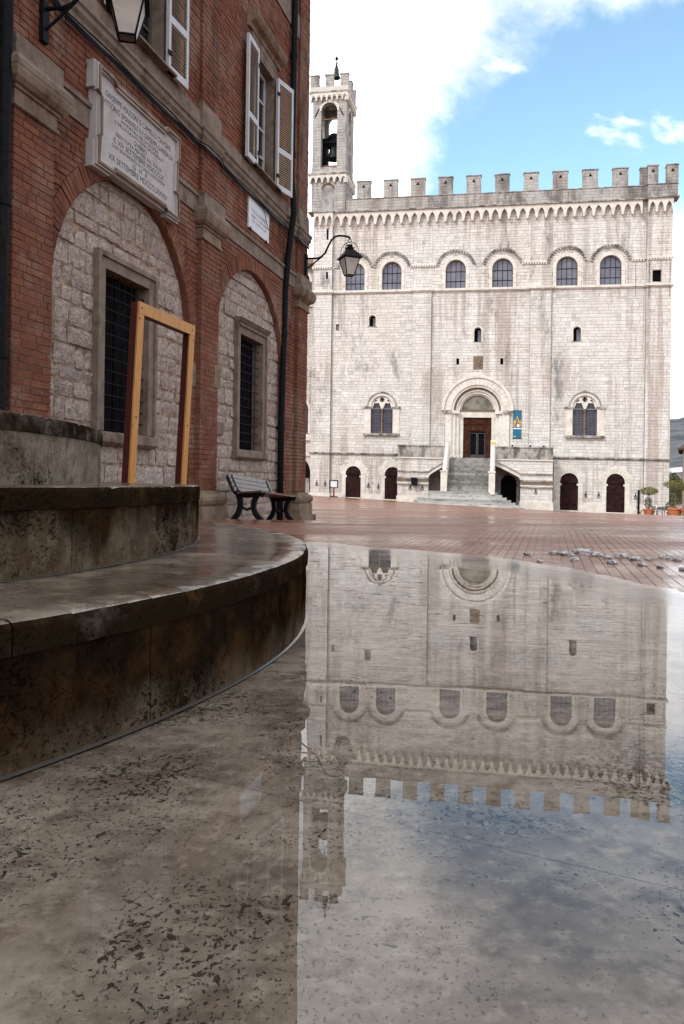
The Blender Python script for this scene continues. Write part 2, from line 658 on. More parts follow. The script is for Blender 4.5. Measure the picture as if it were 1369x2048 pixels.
t.set('Base Color', t.dim(c, .75)); t.set('Roughness', .92); t.set('Specular IOR Level', .08); t.bump(n1, .03)
M['pal_dark'] = t.m
t = NT('cleaned_limestone')                       # portal, window surrounds, hoods
n1 = t.noise(1.9, 6, .65)
c = t.mix(t.smooth(n1, .3, .7), (.56, .515, .46), (.73, .70, .66))
st = t.smooth(t.noise(.7, 7, .7, t.pos(1, 1, .35)), .57, .75)
c = t.mix(t.math('MULTIPLY', st, .5), c, (.30, .25, .21))
t.set('Base Color', t.dim(c, (.96, .955, .94))); t.set('Roughness', .9); t.set('Specular IOR Level', .08); t.bump(t.noise(9, 5), .015)
M['pal_trim'] = t.m
t = NT('stair_limestone')                         # old steps with black lichen
n1 = t.noise(1.7, 8, .72)
rs_ = t.rnd()
c = t.mix(rs_, (.10, .098, .09), (.34, .33, .305))
c = t.mix(.4, c, t.mix(t.smooth(t.noise(5, 5), .3, .7), (.10, .1, .09), (.36, .35, .32)))
c = t.mix(t.math('MULTIPLY', t.smooth(n1, .48, .64), .6), c, (.05, .05, .046))
t.set('Base Color', c); t.set('Roughness', .9); t.set('Specular IOR Level', .05)
M['stairs'] = t.m
t = NT('pale_step_stone')
rs_ = t.rnd()
c = t.mix(rs_, (.26, .255, .24), (.50, .485, .455))
c = t.mix(t.math('MULTIPLY', t.smooth(t.noise(1.6, 8, .72, t.pos(1, 1, 3)), .5, .66), .75), c, (.07, .07, .065))
t.set('Base Color', c); t.set('Roughness', .9); t.set('Specular IOR Level', .05)
M['fan'] = t.m
M['dark'] = plain('painted_dark_depth', (.008, .007, .008), .9, var=.3, spec=.0)  # near-black that paints in the shade of openings

M['wood_door'] = plain('dark_brown_door', (.026, .012, .011), .8, var=.4, scale=3, spec=.03)
M['wood_portal'] = plain('carved_door_wood', (.060, .024, .016), .8, var=.4, scale=3, spec=.03)
M['iron'] = plain('black_iron', (.010, .010, .012), .45, 0.0, var=.3, scale=20, spec=.03)
M['bronze'] = plain('bell_bronze', (.026, .036, .032), .55, .6, var=.4, scale=4)
t = NT('old_window_glass')
t.set('Base Color', t.mix(t.smooth(t.noise(.9, 4), .3, .7), (.095, .095, .14), (.155, .15, .19)))
t.set('Roughness', .25); t.set('Specular IOR Level', .5)
M['glass'] = t.m
t = NT('window_glass_dark')
t.set('Base Color', (.006, .007, .010)); t.set('Roughness', .08); t.set('Specular IOR Level', .35)
M['pane'] = t.m
M['fresco'] = plain('faded_fresco', (.17, .155, .13), .9, var=.45, scale=1.2)
# clay roof tiles
t = NT('clay_tiles')
r = t.rnd()
c = t.ramp(r, (0, (.20, .105, .07)), (.5, (.29, .16, .105)), (1, (.24, .17, .12)))
c = t.mix(t.smooth(t.noise(2, 6, .7), .5, .7), c, (.11, .095, .07))
t.set('Base Color', c); t.set('Roughness', .9)
M['tiles'] = t.m
# shutters
M['shut_frame'] = plain('grey_shutter_paint', (.40, .40, .42), .55, var=.08, scale=5)
M['louvre'] = plain('tan_louvre_paint', (.27, .205, .14), .6, var=.15, scale=6)
M['win_wood'] = plain('dark_window_wood', (.05, .045, .045), .6, var=.3)
# lantern glass
t = NT('frosted_lantern_glass')
t.set('Base Color', t.mix(t.smooth(t.noise(6, 3), .3, .7), (.50, .44, .40), (.62, .56, .50))); t.set('Roughness', .45)
t.set('Transmission Weight', .25)
M['frost'] = t.m
# timber frame
def timber(name, a, b, knot):
    t = NT(name)
    v = t.pos(14, 14, .8)
    g = t.noise(3, 5, .6, v, .6)
    c = t.mix(t.smooth(g, .3, .7), a, b)
    k = t.smooth(t.vor(6.5, t.pos(1.2, 1.2, .8)), .10, .04)
    c = t.mix(t.math('MULTIPLY', k, .7), c, knot)
    t.set('Base Color', c); t.set('Roughness', .5); t.set('Specular IOR Level', .35)
    t.bump(g, .002)
    return t.m
M['pine'] = timber('varnished_pine', (.33, .14, .028), (.47, .22, .052), (.09, .028, .009))
M['red_wood'] = timber('shaded_red_timber', (.038, .006, .0045), (.06, .010, .007), (.012, .003, .003))  # red side boards, with their shade put into the dark colour
M['slat'] = plain('bench_slat', (.075, .058, .052), .35, var=.35, scale=6, spec=.6)
M['slat_red'] = plain('bench_seat_slat', (.085, .030, .024), .35, var=.35, scale=6, spec=.5)
M['terracotta'] = plain('terracotta', (.40, .135, .055), .8, var=.25, scale=4, bump=.01)
M['soil'] = plain('potting_soil', (.03, .02, .015), .95)
M['bark'] = plain('thin_bark', (.12, .09, .065), .9, var=.3)
t = NT('yellow_green_leaf')
r = t.rnd()
t.set('Base Color', t.ramp(r, (0, (.055, .075, .015)), (.5, (.13, .13, .02)), (1, (.21, .17, .03)))); t.set('Roughness', .6)
t.set('Subsurface Weight', 0.0)
M['leaf'] = t.m
t = NT('dark_hedge_leaf')
r = t.rnd()
t.set('Base Color', t.ramp(r, (0, (.03, .045, .012)), (1, (.085, .09, .02)))); t.set('Roughness', .6)
M['leaf_dark'] = t.m
M['cafe'] = plain('cafe_chair_metal', (.035, .045, .045), .45, .3, var=.3)
M['teal'] = plain('banner_teal', (.015, .12, .20), .75, var=.08, scale=2)
M['gold'] = plain('banner_gold', (.42, .29, .09), .75, var=.5, scale=5)
M['gold_dark'] = plain('banner_brown', (.20, .11, .05), .75, var=.5, scale=6)
M['pale'] = plain('banner_pale', (.62, .72, .74), .75, var=.1)
M['paper'] = plain('sign_paper', (.62, .62, .64), .6, var=.06)
M['sign_red'] = plain('sign_post_red', (.16, .03, .03), .5, var=.2)
M['yellow'] = plain('sign_yellow', (.55, .42, .08), .6, var=.2)
M['plaster'] = plain('cream_plaster', (.52, .43, .32), .9, var=.15, scale=2)
M['snow'] = plain('old_snow', (.40, .40, .41), .4, var=.45, scale=30, bump=.01)

# wet travertine
def travertine(name, rough, spec=.0, tone=None, mottle=0, darkcap=None, light=1.0, wet=0.0, seed=0.0, zstain=None):
    t = NT(name)
    n1 = t.noise(3.2 + seed, 6, .62)
    c = t.mix(t.smooth(n1, .3, .7), (.150 * light, .124 * light, .100 * light), (.35 * light, .31 * light, .27 * light))
    n2 = t.noise(13, 6, .7)
    c = t.mix(t.math('MULTIPLY', t.smooth(n2, .42, .66), .75), c, (.095 * light, .072 * light, .055 * light))
    n3 = t.noise(31, 6, .72)
    c = t.mix(t.math('MULTIPLY', t.smooth(n3, .50, .68), .55), c, (.40 * light, .365 * light, .325 * light))
    # elongated pits, clustered
    p1 = t.noise(92, 5, .66, t.pos(1.05, .85, 1.0), .5)
    clus = t.noise(2.3, 5, .62, None, .6)
    pit = t.smooth(t.math('ADD', p1, t.math('MULTIPLY', clus, .75)), 1.0, 1.06)
    p0 = t.noise(38, 5, .62, t.pos(1.1, .8, 1.0), .7)
    pit = t.math('MAXIMUM', pit, t.smooth(t.math('ADD', p0, t.math('MULTIPLY', clus, .75)), 1.045, 1.09))
    p2 = t.noise(140, 3, .55, t.pos(1.05, .85, 1))
    pit2 = t.math('MULTIPLY', t.smooth(p2, .60, .69), t.smooth(clus, .40, .58))
    pits = t.math('MAXIMUM', pit, t.math('MULTIPLY', pit2, .7))
    c = t.mix(t.math('MULTIPLY', pits, .88), c, (.026 * light, .020 * light, .015 * light))
    if mottle:                                      # dark, algae-brown wet patches on the treads
        mo = t.noise(1.9, 7, .66, t.pos(1.5, .7, 1), .4)
        c = t.mix(t.math('MULTIPLY', t.smooth(mo, .44, .60), mottle), c, (.030, .020, .012))
        c = t.mix(t.math('MULTIPLY', t.smooth(t.noise(2.7, 6, .65), .52, .68), .5), c, (.30, .265, .235))
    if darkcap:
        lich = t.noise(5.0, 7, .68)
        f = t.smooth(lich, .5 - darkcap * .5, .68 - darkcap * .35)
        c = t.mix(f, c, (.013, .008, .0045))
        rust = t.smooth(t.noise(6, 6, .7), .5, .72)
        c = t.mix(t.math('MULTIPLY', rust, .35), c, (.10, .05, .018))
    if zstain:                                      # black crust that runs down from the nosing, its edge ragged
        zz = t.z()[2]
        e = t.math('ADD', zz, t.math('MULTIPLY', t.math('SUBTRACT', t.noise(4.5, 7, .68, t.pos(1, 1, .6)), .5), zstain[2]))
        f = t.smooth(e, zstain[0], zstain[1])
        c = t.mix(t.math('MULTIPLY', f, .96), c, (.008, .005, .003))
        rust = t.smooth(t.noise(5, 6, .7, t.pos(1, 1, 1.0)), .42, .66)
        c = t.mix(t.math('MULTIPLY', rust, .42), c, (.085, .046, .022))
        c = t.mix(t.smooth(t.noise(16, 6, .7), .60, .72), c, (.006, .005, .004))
    t.set('Base Color', t.dim(c, tone) if tone else c)
    rr = t.smooth(t.noise(2.4, 5, .6, t.pos(1, 2.2, 1)), .40, .60, rough * .22, rough)
    t.set('Roughness', rr)
    t.set('Specular IOR Level', spec)
    t.set('Coat Weight', wet); t.set('Coat Roughness', .08)
    t.bump(t.math('SUBTRACT', t.math('MULTIPLY', n2, .3), pits), .006)
    return t.m
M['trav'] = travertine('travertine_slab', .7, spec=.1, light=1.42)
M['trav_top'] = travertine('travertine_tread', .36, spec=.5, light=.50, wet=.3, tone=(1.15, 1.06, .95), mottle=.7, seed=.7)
M['trav_riser1'] = travertine('travertine_riser_crusted', .9, tone=(.72, .63, .52), light=.40, seed=.3, zstain=(-.02, .11, .26))  # base tone lowered for riser shade, beneath the real black crust
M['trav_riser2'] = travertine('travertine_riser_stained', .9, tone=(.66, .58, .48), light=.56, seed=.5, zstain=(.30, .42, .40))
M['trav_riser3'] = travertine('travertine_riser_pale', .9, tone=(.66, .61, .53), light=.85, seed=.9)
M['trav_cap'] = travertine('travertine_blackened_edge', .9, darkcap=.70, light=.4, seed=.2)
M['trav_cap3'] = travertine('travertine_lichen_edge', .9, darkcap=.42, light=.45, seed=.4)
# water film
t = NT('still_water')
t.t.nodes.remove(t.b)
fr = t.n('ShaderNodeFresnel'); fr.inputs['IOR'].default_value = 1.45
gl = t.n('ShaderNodeBsdfGlossy')
sp = t.n('ShaderNodeVectorMath', operation='DISTANCE'); t.l(t.pos(), sp.inputs[0]); sp.inputs[1].default_value = (-2.99, 2.83, 0)
rim = t.smooth(t.math('ADD', sp.outputs['Value'], t.math('MULTIPLY', t.math('SUBTRACT', t.noise(1.5, 5, .6), .5), 1.5)), 3.95, 4.75)   # slush towards the outer rim
t.l(t.math('MULTIPLY', rim, .16), gl.inputs['Roughness'])
gl.inputs['Color'].default_value = (.94, .95, .97, 1)
tr = t.n('ShaderNodeBsdfTransparent'); tr.inputs['Color'].default_value = (.88, .87, .85, 1)
mx = t.n('ShaderNodeMixShader')
bp = t.n('ShaderNodeBump'); bp.inputs['Distance'].default_value = .00035; bp.inputs['Strength'].default_value = 1.0
t.l(t.noise(2.6, 3, .5, t.pos(1, .8, 1)), bp.inputs['Height'])
for s in (fr, gl):
    t.l(bp.outputs[0], s.inputs['Normal'])
t.l(fr.outputs[0], mx.inputs[0]); t.l(tr.outputs[0], mx.inputs[1]); t.l(gl.outputs[0], mx.inputs[2])
t.l(mx.outputs[0], t.out.inputs[0])
M['water'] = t.m
t = NT('clinging_water')
t.set('Base Color', (.05, .045, .04)); t.set('Roughness', .2); t.set('Specular IOR Level', .6); t.set('Coat Weight', .5)
M['seam'] = t.m
# brick paving
def paving(name, far):
    t = NT(name)
    r = t.rnd()
    c = t.ramp(r, (0, (.225, .100, .070)), (.4, (.24, .107, .074)), (.7, (.252, .116, .082)), (1, (.232, .106, .076)))
    if far:
        v = t.pos(1, 1, 1, _b)
        bt = t.n('ShaderNodeTexBrick')
        bt.inputs['Color1'].default_value = (.25, .102, .066, 1)
        bt.inputs['Color2'].default_value = (.31, .138, .092, 1)
        bt.inputs['Mortar'].default_value = (.15, .085, .065, 1)
        bt.inputs['Scale'].default_value = 1.0
        bt.inputs['Mortar Size'].default_value = .006
        bt.inputs['Brick Width'].default_value = .26
        bt.inputs['Row Height'].default_value = .065
        t.l(v, bt.inputs['Vector'])
        c = bt.outputs[0]
    n1 = t.noise(.5, 6, .62, t.pos(.8, .5, 1))
    c = t.mix(t.math('MULTIPLY', t.smooth(n1, .4, .65), .45), c, (.15, .105, .09))
    n3 = t.noise(9, 5, .6)
    c = t.mix(.3, c, t.mix(n3, (.10, .05, .038), (.32, .18, .14)))
    t.set('Base Color', t.dim(c, (.84, .74, .66)))
    wet = t.noise(.55, 5, .6, t.pos(.6, 1.4, 1))
    t.set('Roughness', t.smooth(wet, .36, .64, .16, .46))
    t.set('Specular IOR Level', .28)
    t.set('Coat Weight', t.smooth(wet, .52, .40, 0.0, .16)); t.set('Coat Roughness', .10)
    t.bump(t.noise(16, 4), .002, .7)
    return t.m
M['paver'] = paving('wet_paving_brick', False)
M['paving_far'] = paving('wet_brick_paving', True)
M['pave_joint'] = plain('paving_joint', (.075, .052, .045), .7, var=.4, scale=6)
# hillside; distance haze is put into its grey-blue colour
t = NT('wooded_hillside')
n1 = t.noise(.012, 8, .75)
n2 = t.noise(.08, 6, .7)
c = t.mix(t.smooth(t.math('ADD', t.math('MULTIPLY', n1, .6), t.math('MULTIPLY', n2, .4)), .38, .62), (.055, .062, .075), (.15, .155, .16))
zz = t.z()[2]
sn = t.smooth(t.math('ADD', zz, t.math('MULTIPLY', t.math('SUBTRACT', n2, .5), 150.0)), 165, 215)
c = t.mix(sn, c, (.72, .74, .78))
t.set('Base Color', c); t.set('Roughness', .95); t.set('Specular IOR Level', .05); t.bump(n2, 6.0)
M['hill'] = t.m

# ------------------------------------------------------------------ the ground
def lerp_table(tab, x):
    if x <= tab[0][0]: return tab[0][1]
    for (a, p), (b, q) in zip(tab[:-1], tab[1:]):
        if x <= b:
            return p + (q - p) * (x - a) / (b - a)
    return tab[-1][1]
GP = [(-50, -.012), (9, -.012), (11.5, -.05), (14, -.2), (17.5, -.37), (24, -.42), (80, -.80), (110, -1.0)]
def ground(x, y):
    s = min(1, max(0, (y - 12) / 63)); s = s * s * (3 - 2 * s)
    return lerp_table(GP, y) - .046 * min(36, max(0, x + 3.2)) * s
CT = Vector((-2.99, 2.83, 0))                   # centre of the round stone steps
R0, R1, R2, R3 = 4.65, 2.87, 2.45, 2.05

ys = [-400, -120, -40, -20] + [i * .5 for i in range(-20, 56)] + list(range(28, 121, 2)) + [160, 250, 400, 900, 2500]
xs = [-900, -200, -80, -40] + [i * 1.0 for i in range(-20, 50)] + [60, 80, 140, 300, 900, 2500]
g = MB()
for y in ys:
    for x in xs:
        g.v.append(Vector((x, y, ground(x, y) - .006)))
nx = len(xs)
for j in range(len(ys) - 1):
    for i in range(nx - 1):
        a = j * nx + i
        g.f.append((a, a + 1, a + nx + 1, a + nx))
piazza = g.build('piazza_ground', M['paving_far'], kind='structure')
piazza['label'] = 'wet red brick paving of the square in front of the white palace'

# paving bricks, as far as they can be told apart
pv = MB()
rng = random.Random(3)
pieces = []
e1, e2 = FL.U, FL.N
PL, PW = .26, .065
for iw in range(-30, 265):
    w = iw * PW
    off = (iw % 2) * PL / 2
    for il in range(-60, 48):
        l = il * PL + off
        P = Vector((-.9, 17, 0)) + e1 * l + e2 * w
        if P.y < 2.5 or P.y > 22:
            continue
        x, y = P.x, P.y
        if (P.x - CT.x) ** 2 + (P.y - CT.y) ** 2 < (R0 - .05) ** 2:
            continue
        if w < .25 and l < .4:
            continue
        px, py = project((x, y, ground(x, y)))
        if px < -60 or px > W + 90:
            continue
        pieces.append((y, l, w))
pieces.sort()
unit = unit_blocks(M['paver'], 'paving_brick', 5, .015)
Rz = FL.rot()
k = 0
for (y, l, w) in pieces:
    P = Vector((-.9, 17, 0)) + e1 * l + e2 * w
    zt = ground(P.x, P.y) + rng.uniform(-.0006, .0006)
    px, py = project((P.x, P.y, zt))
    a0, a1, b0, b1 = l - PL / 2 + .002, l + PL / 2 - .002, w - PW / 2 + .002, w + PW / 2 - .002
    if k < 300 and 625 < px < W - 4:
        k += 1
        Mx = Matrix.Translation((P.x, P.y, zt - .03)) @ Rz @ Matrix.Diagonal((a1 - a0, b1 - b0, .06, 1))
        inst(unit[k % 5], 'paving_brick', piazza, Mx)
    else:
        c = []
        for (l_, w_) in ((a0, b0), (a1, b0), (a1, b1), (a0, b1)):
            q = Vector((-.9, 17, 0)) + e1 * l_ + e2 * w_
            c.append((q.x, q.y, ground(q.x, q.y) + (zt - ground(P.x, P.y)) + rng.uniform(-.0004, .0004)))
        pv.add([(q[0], q[1], q[2] - .03) for q in c] + c, [(4, 5, 6, 7), (0, 1, 5, 4), (1, 2, 6, 5), (2, 3, 7, 6), (3, 0, 4, 7)])
pv.build('paving_bricks', M['paver'], piazza, kind='stuff')

# far hills behind the square
hl = MB()
na, nr = 110, 46
for j in range(nr):
    d = 420 + 2300 * (j / (nr - 1)) ** 1.15
    for i in range(na):
        a = radians(-42 + 96 * i / (na - 1))
        x, y = d * sin(a), d * cos(a)
        q = j / (nr - 1)
        ridge = 250 + 60 * sin(a * 7 + 1.0) + 90 * (noise.noise(Vector((a * 5, 3.1, 0)))) + 140 * max(0, a - .36)
        h = -9 + ridge * (q ** .85) + 26 * noise.noise(Vector((x * .006, y * .006, 0))) * q + 10 * noise.noise(Vector((x * .03, y * .03, 5))) * q
        hl.v.append(Vector((x, y, h)))
for j in range(nr - 1):
    for i in range(na - 1):
        a = j * na + i
        hl.f.append((a, a + 1, a + na + 1, a + na))
hills = hl.build('hills', M['hill'], kind='structure', smooth=True)
hills['label'] = 'dark wooded mountainside with snow near its crest beyond the palace'

# ------------------------------------------------------------------ round stone steps
steps = root('round_stone_steps', 'round tiers of wet travertine steps with blackened edges in the foreground', 'steps', (CT.x, CT.y, 0))
def polar(r, a, z):
    return Vector((CT.x + r * cos(a), CT.y + r * sin(a), z))
SEG = 26
DA = 2 * pi / SEG
def fbm(p, s, o=3):
    v, a = 0, 1
    for i in range(o):
        v += a * noise.noise(Vector(p) * s * (2 ** i))
        a *= .5
    return v
# lowest tier: slabs laid flush with the paving
for k in range(SEG):
    a0 = radians(-14.4) + DA * k + .0004
    a1 = a0 + DA - .0008
    m = MB()
    n = 8
    top = [polar(R1 - .05, a0 + (a1 - a0) * i / n, 0) for i in range(n + 1)] + [polar(R0, a1 + (a0 - a1) * i / n, 0) for i in range(n + 1)]
    dz = -.0006 * (k % 2)
    bot = [p - Vector((0, 0, .12)) for p in top]
    top = [p + Vector((0, 0, dz)) for p in top]
    m.add(top + bot, [tuple(range(2 * n + 2))] + [(i, i + 2 * n + 2, (i + 1) % (2 * n + 2) + 2 * n + 2, (i + 1) % (2 * n + 2)) for i in range(2 * n + 2)])
    m.build('paving_slab', M['trav'], steps)
# three tiers: riser blocks and edge slabs
def tier(R, Rin, z0, z1, cap, phase, mr, mc, mt):
    over = .006
    for k in range(SEG):
        a0 = radians(phase) + DA * k + .0007
        a1 = a0 + DA - .0014
        near = 1 if -75 < math.degrees((a0 + a1) / 2 + pi) % 360 - 180 < 80 else 0
        n = 44 if near else 8
        # riser block
        zs = [z0 - .03, z0 + (z1 - cap - z0) * .33, z0 + (z1 - cap - z0) * .66, z1 - cap]
        m = MB()
        rows = []
        for i in range(n + 1):
            a = a0 + (a1 - a0) * i / n
            row = [polar(R - .14, a, z0 - .03)]
            for z in zs:
                r = R - over + (.004 * fbm(polar(R, a, z), 9) if near else 0)
                row.append(polar(r, a, z))
            row.append(polar(R - .14, a, z1 - cap))
            rows.append(row)
        m.sweep(rows)
        m.add(rows[0], [tuple(range(len(rows[0])))]); m.add(rows[-1], [tuple(range(len(rows[0])))])
        m.build('riser_block', mr, steps, smooth=False)
        # edge slab with its tread; the nosing is worn and chipped
        b0, b1 = a0 + DA * .5, a1 + DA * .5
        m, mt_ = MB(), MB()
        rows, tr = [], []
        for i in range(n + 1):
            a = b0 + (b1 - b0) * i / n
            p = polar(R, a, z1)
            chip = max(0, fbm(p, 24, 3) - .12) * .045 if near else 0
            w = .0025 * fbm(p, 7) if near else 0
            r = R + w
            rows.append([polar(R - .3, a, z1 - cap + .001), polar(r, a, z1 - cap + .001), polar(r + .001, a, z1 - cap * .45), polar(r - chip * .5, a, z1 - .012 - chip * .7), polar(r - .005 - chip, a, z1 - .004 - chip * .3)])
            tr.append([polar(r - .005 - chip, a, z1 - .004 - chip * .3), polar(r - .016 - chip * 1.2, a, z1)] +
                      [polar(R - .016 + (Rin - R) * f, a, z1 + .0012 * fbm(polar(R * f, a, 3), 6)) for f in (.2, .5, .8)] + [polar(Rin - .08, a, z1)])
        m.sweep(rows, close=False)
        for rw in (rows[0], rows[-1]):
            m.add(rw, [tuple(range(len(rw)))])
        c = m.build('edge_slab', mc, steps)
        mt_.sweep(tr, close=False)
        mt_.build('tread', mt, c, smooth=True)
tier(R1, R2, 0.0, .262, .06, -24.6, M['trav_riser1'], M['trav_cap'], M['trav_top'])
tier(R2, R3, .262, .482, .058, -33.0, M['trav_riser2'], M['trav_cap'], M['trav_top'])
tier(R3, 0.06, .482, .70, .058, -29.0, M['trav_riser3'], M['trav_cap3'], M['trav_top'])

# standing water on the lowest tier
wt = MB()
rings = []
n = 360
for i in range(n):
    a = 2 * pi * i / n
    ro = R0 + .06 + .20 * fbm(polar(4, a, 0), 1.1) + .07 * fbm(polar(4, a, 7), 5, 4)
    rings.append([polar(R1 - .03, a, .0035), polar(ro, a, .0035)])
rings.append(rings[0])
wt.sweep(rings, close=False)
seam = MB()
for (r_m, z_m) in ((R1, .0035), (R2, .2635)):         # water clinging along the foot of the risers
    rr_ = []
    for i in range(n + 1):
        a = 2 * pi * i / n
        rr_.append([polar(r_m + .0035, a, z_m + .0002), polar(r_m + .0015, a, z_m + .0009), polar(r_m - .001, a, z_m + .0025), polar(r_m - .012, a, z_m + .004)])
    seam.sweep(rr_, close=False)
puddle = wt.build('puddle_water', M['water'], kind='structure', recalc=False)
seam.build('seam_water', M['seam'], puddle, recalc=False, smooth=True)
puddle['label'] = 'film of still water on the stone mirroring the white palace and sky'

# ------------------------------------------------------------------ the white palace
pal_base = FP(13, -1.6, 0)
PAL = root('stone_palace', 'tall white limestone palace with crenellated top, bell tower and central stair', 'palace', pal_base)
WIN_U = [1.01, 4.61, 10.72, 15.08, 20.90, 24.74]
ZB = -3.2                                          # masonry goes below the paving
big = [ArchS(u, .95, 19.15, 20.96) for u in WIN_U]
doors = [ArchS(1.11, .75, ZB, 1.38), ArchS(4.96, .75, ZB, 1.38), ArchS(21.35, .80, ZB, 1.16), ArchS(25.42, .80, ZB, 1.2)]
door_foot = [-.93, -1.0, -1.48, -1.54]
bif = [ArchS(3.83, 1.08, 5.35, 7.85), ArchS(22.65, 1.08, 5.42, 7.98)]
small = [ArchS(2.77, .34, 15.7, 16.45), ArchS(12.87, .34, 14.1, 15.15), ArchS(21.88, .34, 14.1, 15.1)]
slits = [RectS(10.90, 11.16, 11.95, 12.62), RectS(14.99, 15.25, 11.93, 12.60), RectS(-.82, -.52, 15.2, 16.0)]
sq = [RectS(28.30, 29.02, 19.25, 20.35)]
portal = ArchS(12.92, 1.68, ZB, 7.62)
tower_slits = [RectS(-1.82, -1.62, 24.1, 25.2), RectS(-1.82, -1.62, 20.25, 21.0)]
for a in doors:
    a.n = 0
bays = [(-1.21, 6.7), (8.5, 17.66), (19.55, 27.8)]
zones = [  # u0, u1, n, z0, z1
    (-3.13, -1.21, .30, ZB, 26.75), (-1.21, 6.70, 0, ZB, 26.75), (6.70, 8.50, .22, 3.4, 18.9), (6.70, 8.50, 0, 19.1, 26.75), (6.70, 8.50, 0, ZB, 3.4),
    (8.50, 17.66, 0, ZB, 26.75), (17.66, 19.55, .22, 3.4, 18.9), (17.66, 19.55, 0, 19.1, 26.75), (17.66, 19.55, 0, ZB, 3.4), (19.55, 27.80, 0, ZB, 26.75), (27.80, 29.95, .30, ZB, 26.75)]
solid_holes = big + doors + bif + small + slits + sq + [portal]
# joints: one sheet behind the blocks with every opening cut through
m = MB()
m.plate(FP, [(-3.13, ZB), (29.95, ZB), (29.95, 26.75), (-3.13, 26.75)],
        [h.loop() for h in big + bif + small + slits] + [ArchS(12.92, 2.46, 3.05, 7.62).loop(30)], -.015)
for (u0, u1, n, z0, z1) in zones:
    if n > 0:
        hs = [h for h in (sq + tower_slits) if u0 < h.a[0] < u1]
        m.plate(FP, [(u0, z0), (u1, z0), (u1, z1), (u0, z1)], [h.loop() for h in hs], n - .015, -.01)
# doors stay uncut: flat near-black sheets on the wall paint in their niche shade
wall = m.build('wall_core', M['pal_joint'], PAL)
# blocks
rng = random.Random(11)
def bl(r, row): return r.choice([.36, .48, .55, .62, .75, .9]) * r.uniform(.9, 1.1)
def rh(r): return r.choice([.22, .25, .27, .29, .32, .36])
cut = [ArchS(a.cu, a.h + .34, a.z0, a.zs) for a in big] + [ArchS(a.cu, a.h + .42, ZB, a.zs) for a in doors] + \
      [ArchS(a.cu, a.h + .36, a.z0 - .05, a.zs) for a in bif] + [ArchS(a.cu, a.h + .12, a.z0, a.zs) for a in small] + slits + sq + tower_slits + \
      [ArchS(12.92, 3.02, ZB, 7.62), RectS(12.5, 13.4, 11.5, 12.7)]
blocks = []
nof = {}
for (u0, u1, n, z0, z1) in zones:
    bs = courses(lambda z, a=u0, b=u1: (a, b), z0, z1, rh, bl, cut, .022, rng, .08)
    for b in bs:
        nof[b] = n
    blocks += bs
ub = unit_blocks(M['pal'], 'stone_block', 6, .05)
place_courses(FP, blocks, -.03, .012, M['pal'], PAL, 'stone_block', 'stone_blocks', .012, 300, .008, ub,
              score=lambda x, y: 1.0 if not (797 < x < 1110 and y > 885) else 0.0, nfun=lambda b: nof[b])
# the body behind the facade
m = MB()
D = 20
for (n0, n1, u0, u1) in ((-D, -1.3, -3.1, 29.92),):
    m.box(FP, u0, u1, ZB, 26.9, n0, n1)
body = m.build('body', M['pal_joint'], PAL)
m = MB()
m.box(FP, -3.12, -2.9, ZB, 26.7, -1.3, -.02); m.box(FP, 29.7, 29.94, ZB, 26.7, -1.3, -.02); m.box(FP, -3.1, 29.9, 26.5, 26.74, -1.3, -.02)
m.build('end_wall', M['pal'], PAL)

def reveal(F, shape, n0, n1, mat, parent, name='reveal', closed_bottom=True):
    m = MB()
    lp = shape.loop()
    m.sweep([[F(p[0], p[1], n) for p in lp] for n in (n0, n1)])
    return m.build(name, mat, parent)

# large arched windows of the upper hall
for i, a in enumerate(big):
    # surround of dressed stones
    win = reveal(FP, a, .0, -.55, M['pal_trim'], PAL, 'window')
    for s in (-1, 1):
        z = a.z0
        hs = [.42, .5, .38, .51]
        for q, h in enumerate(hs):
            wd = .34 if q % 2 else .30
            MB().trap(FP, *(sorted((a.cu + s * a.h, a.cu + s * (a.h + wd))) * 2), z + .008, z + h - .008, -.05, .03).build('jamb_stone', M['pal_trim'], win)
            z += h
    nv = 13
    for q in range(nv):
        a0, a1 = pi * q / nv, pi * (q + 1) / nv
        MB().arc(FP, a.cu, a.zs, .95, 1.29, a0 + .006, a1 - .006, -.05, .03, 2).build('voussoir', M['pal_trim'], win)
    # glazing: four lights, three tiers
    us = [a.cu - .93 + .465 * k for k in range(5)]
    zs = [19.17, 19.92, 20.85, 21.88]
    for r_ in range(3):
        for c_ in range(4):
            MB().box(FP, us[c_] + .025, us[c_ + 1] - .025, zs[r_] + .025, zs[r_ + 1] - .025, -.42, -.40 + .006 * ((r_ * 4 + c_ + i) % 3)).build('pane', M['glass'], win)
    b = MB()
    for k in range(5):
        b.box(FP, us[k] - .025, us[k] + .025, 19.16, 21.9, -.43, -.37)
    for k in range(3):
        b.box(FP, us[0], us[4], zs[k] - .03, zs[k] + .03, -.435, -.362)
    b.build('glazing_bars', M['iron'], win)
    MB().plate(FP, ArchS(a.cu, a.h, a.z0, a.zs).loop(), [], -.5).build('window_back', M['dark'], win)
    # hood mould with billets
    lim = {}
    def clip(al, u=a.cu):
        return True
    hd = MB()
    segs = 40
    for q in range(segs):
        a0, a1 = pi * q / segs, pi * (q + 1) / segs
        zz = a.zs + 1.86 * sin((a0 + a1) / 2)
        uu = a.cu + 1.86 * cos((a0 + a1) / 2)
        if zz < 21.40:
            continue
        if any(o is not a and abs(uu - o.cu) < abs(uu - a.cu) for o in big):
            continue
        hd.arc(FP, a.cu, a.zs, 1.80, 1.92, a0, a1, -.02, .14, 1)
        if q % 2 == 0:
            hd.arc(FP, a.cu, a.zs, 1.62, 1.80, a0, a1, -.02, .15, 1)
    hd.build('hood_mould', M['pal_dark'], win)
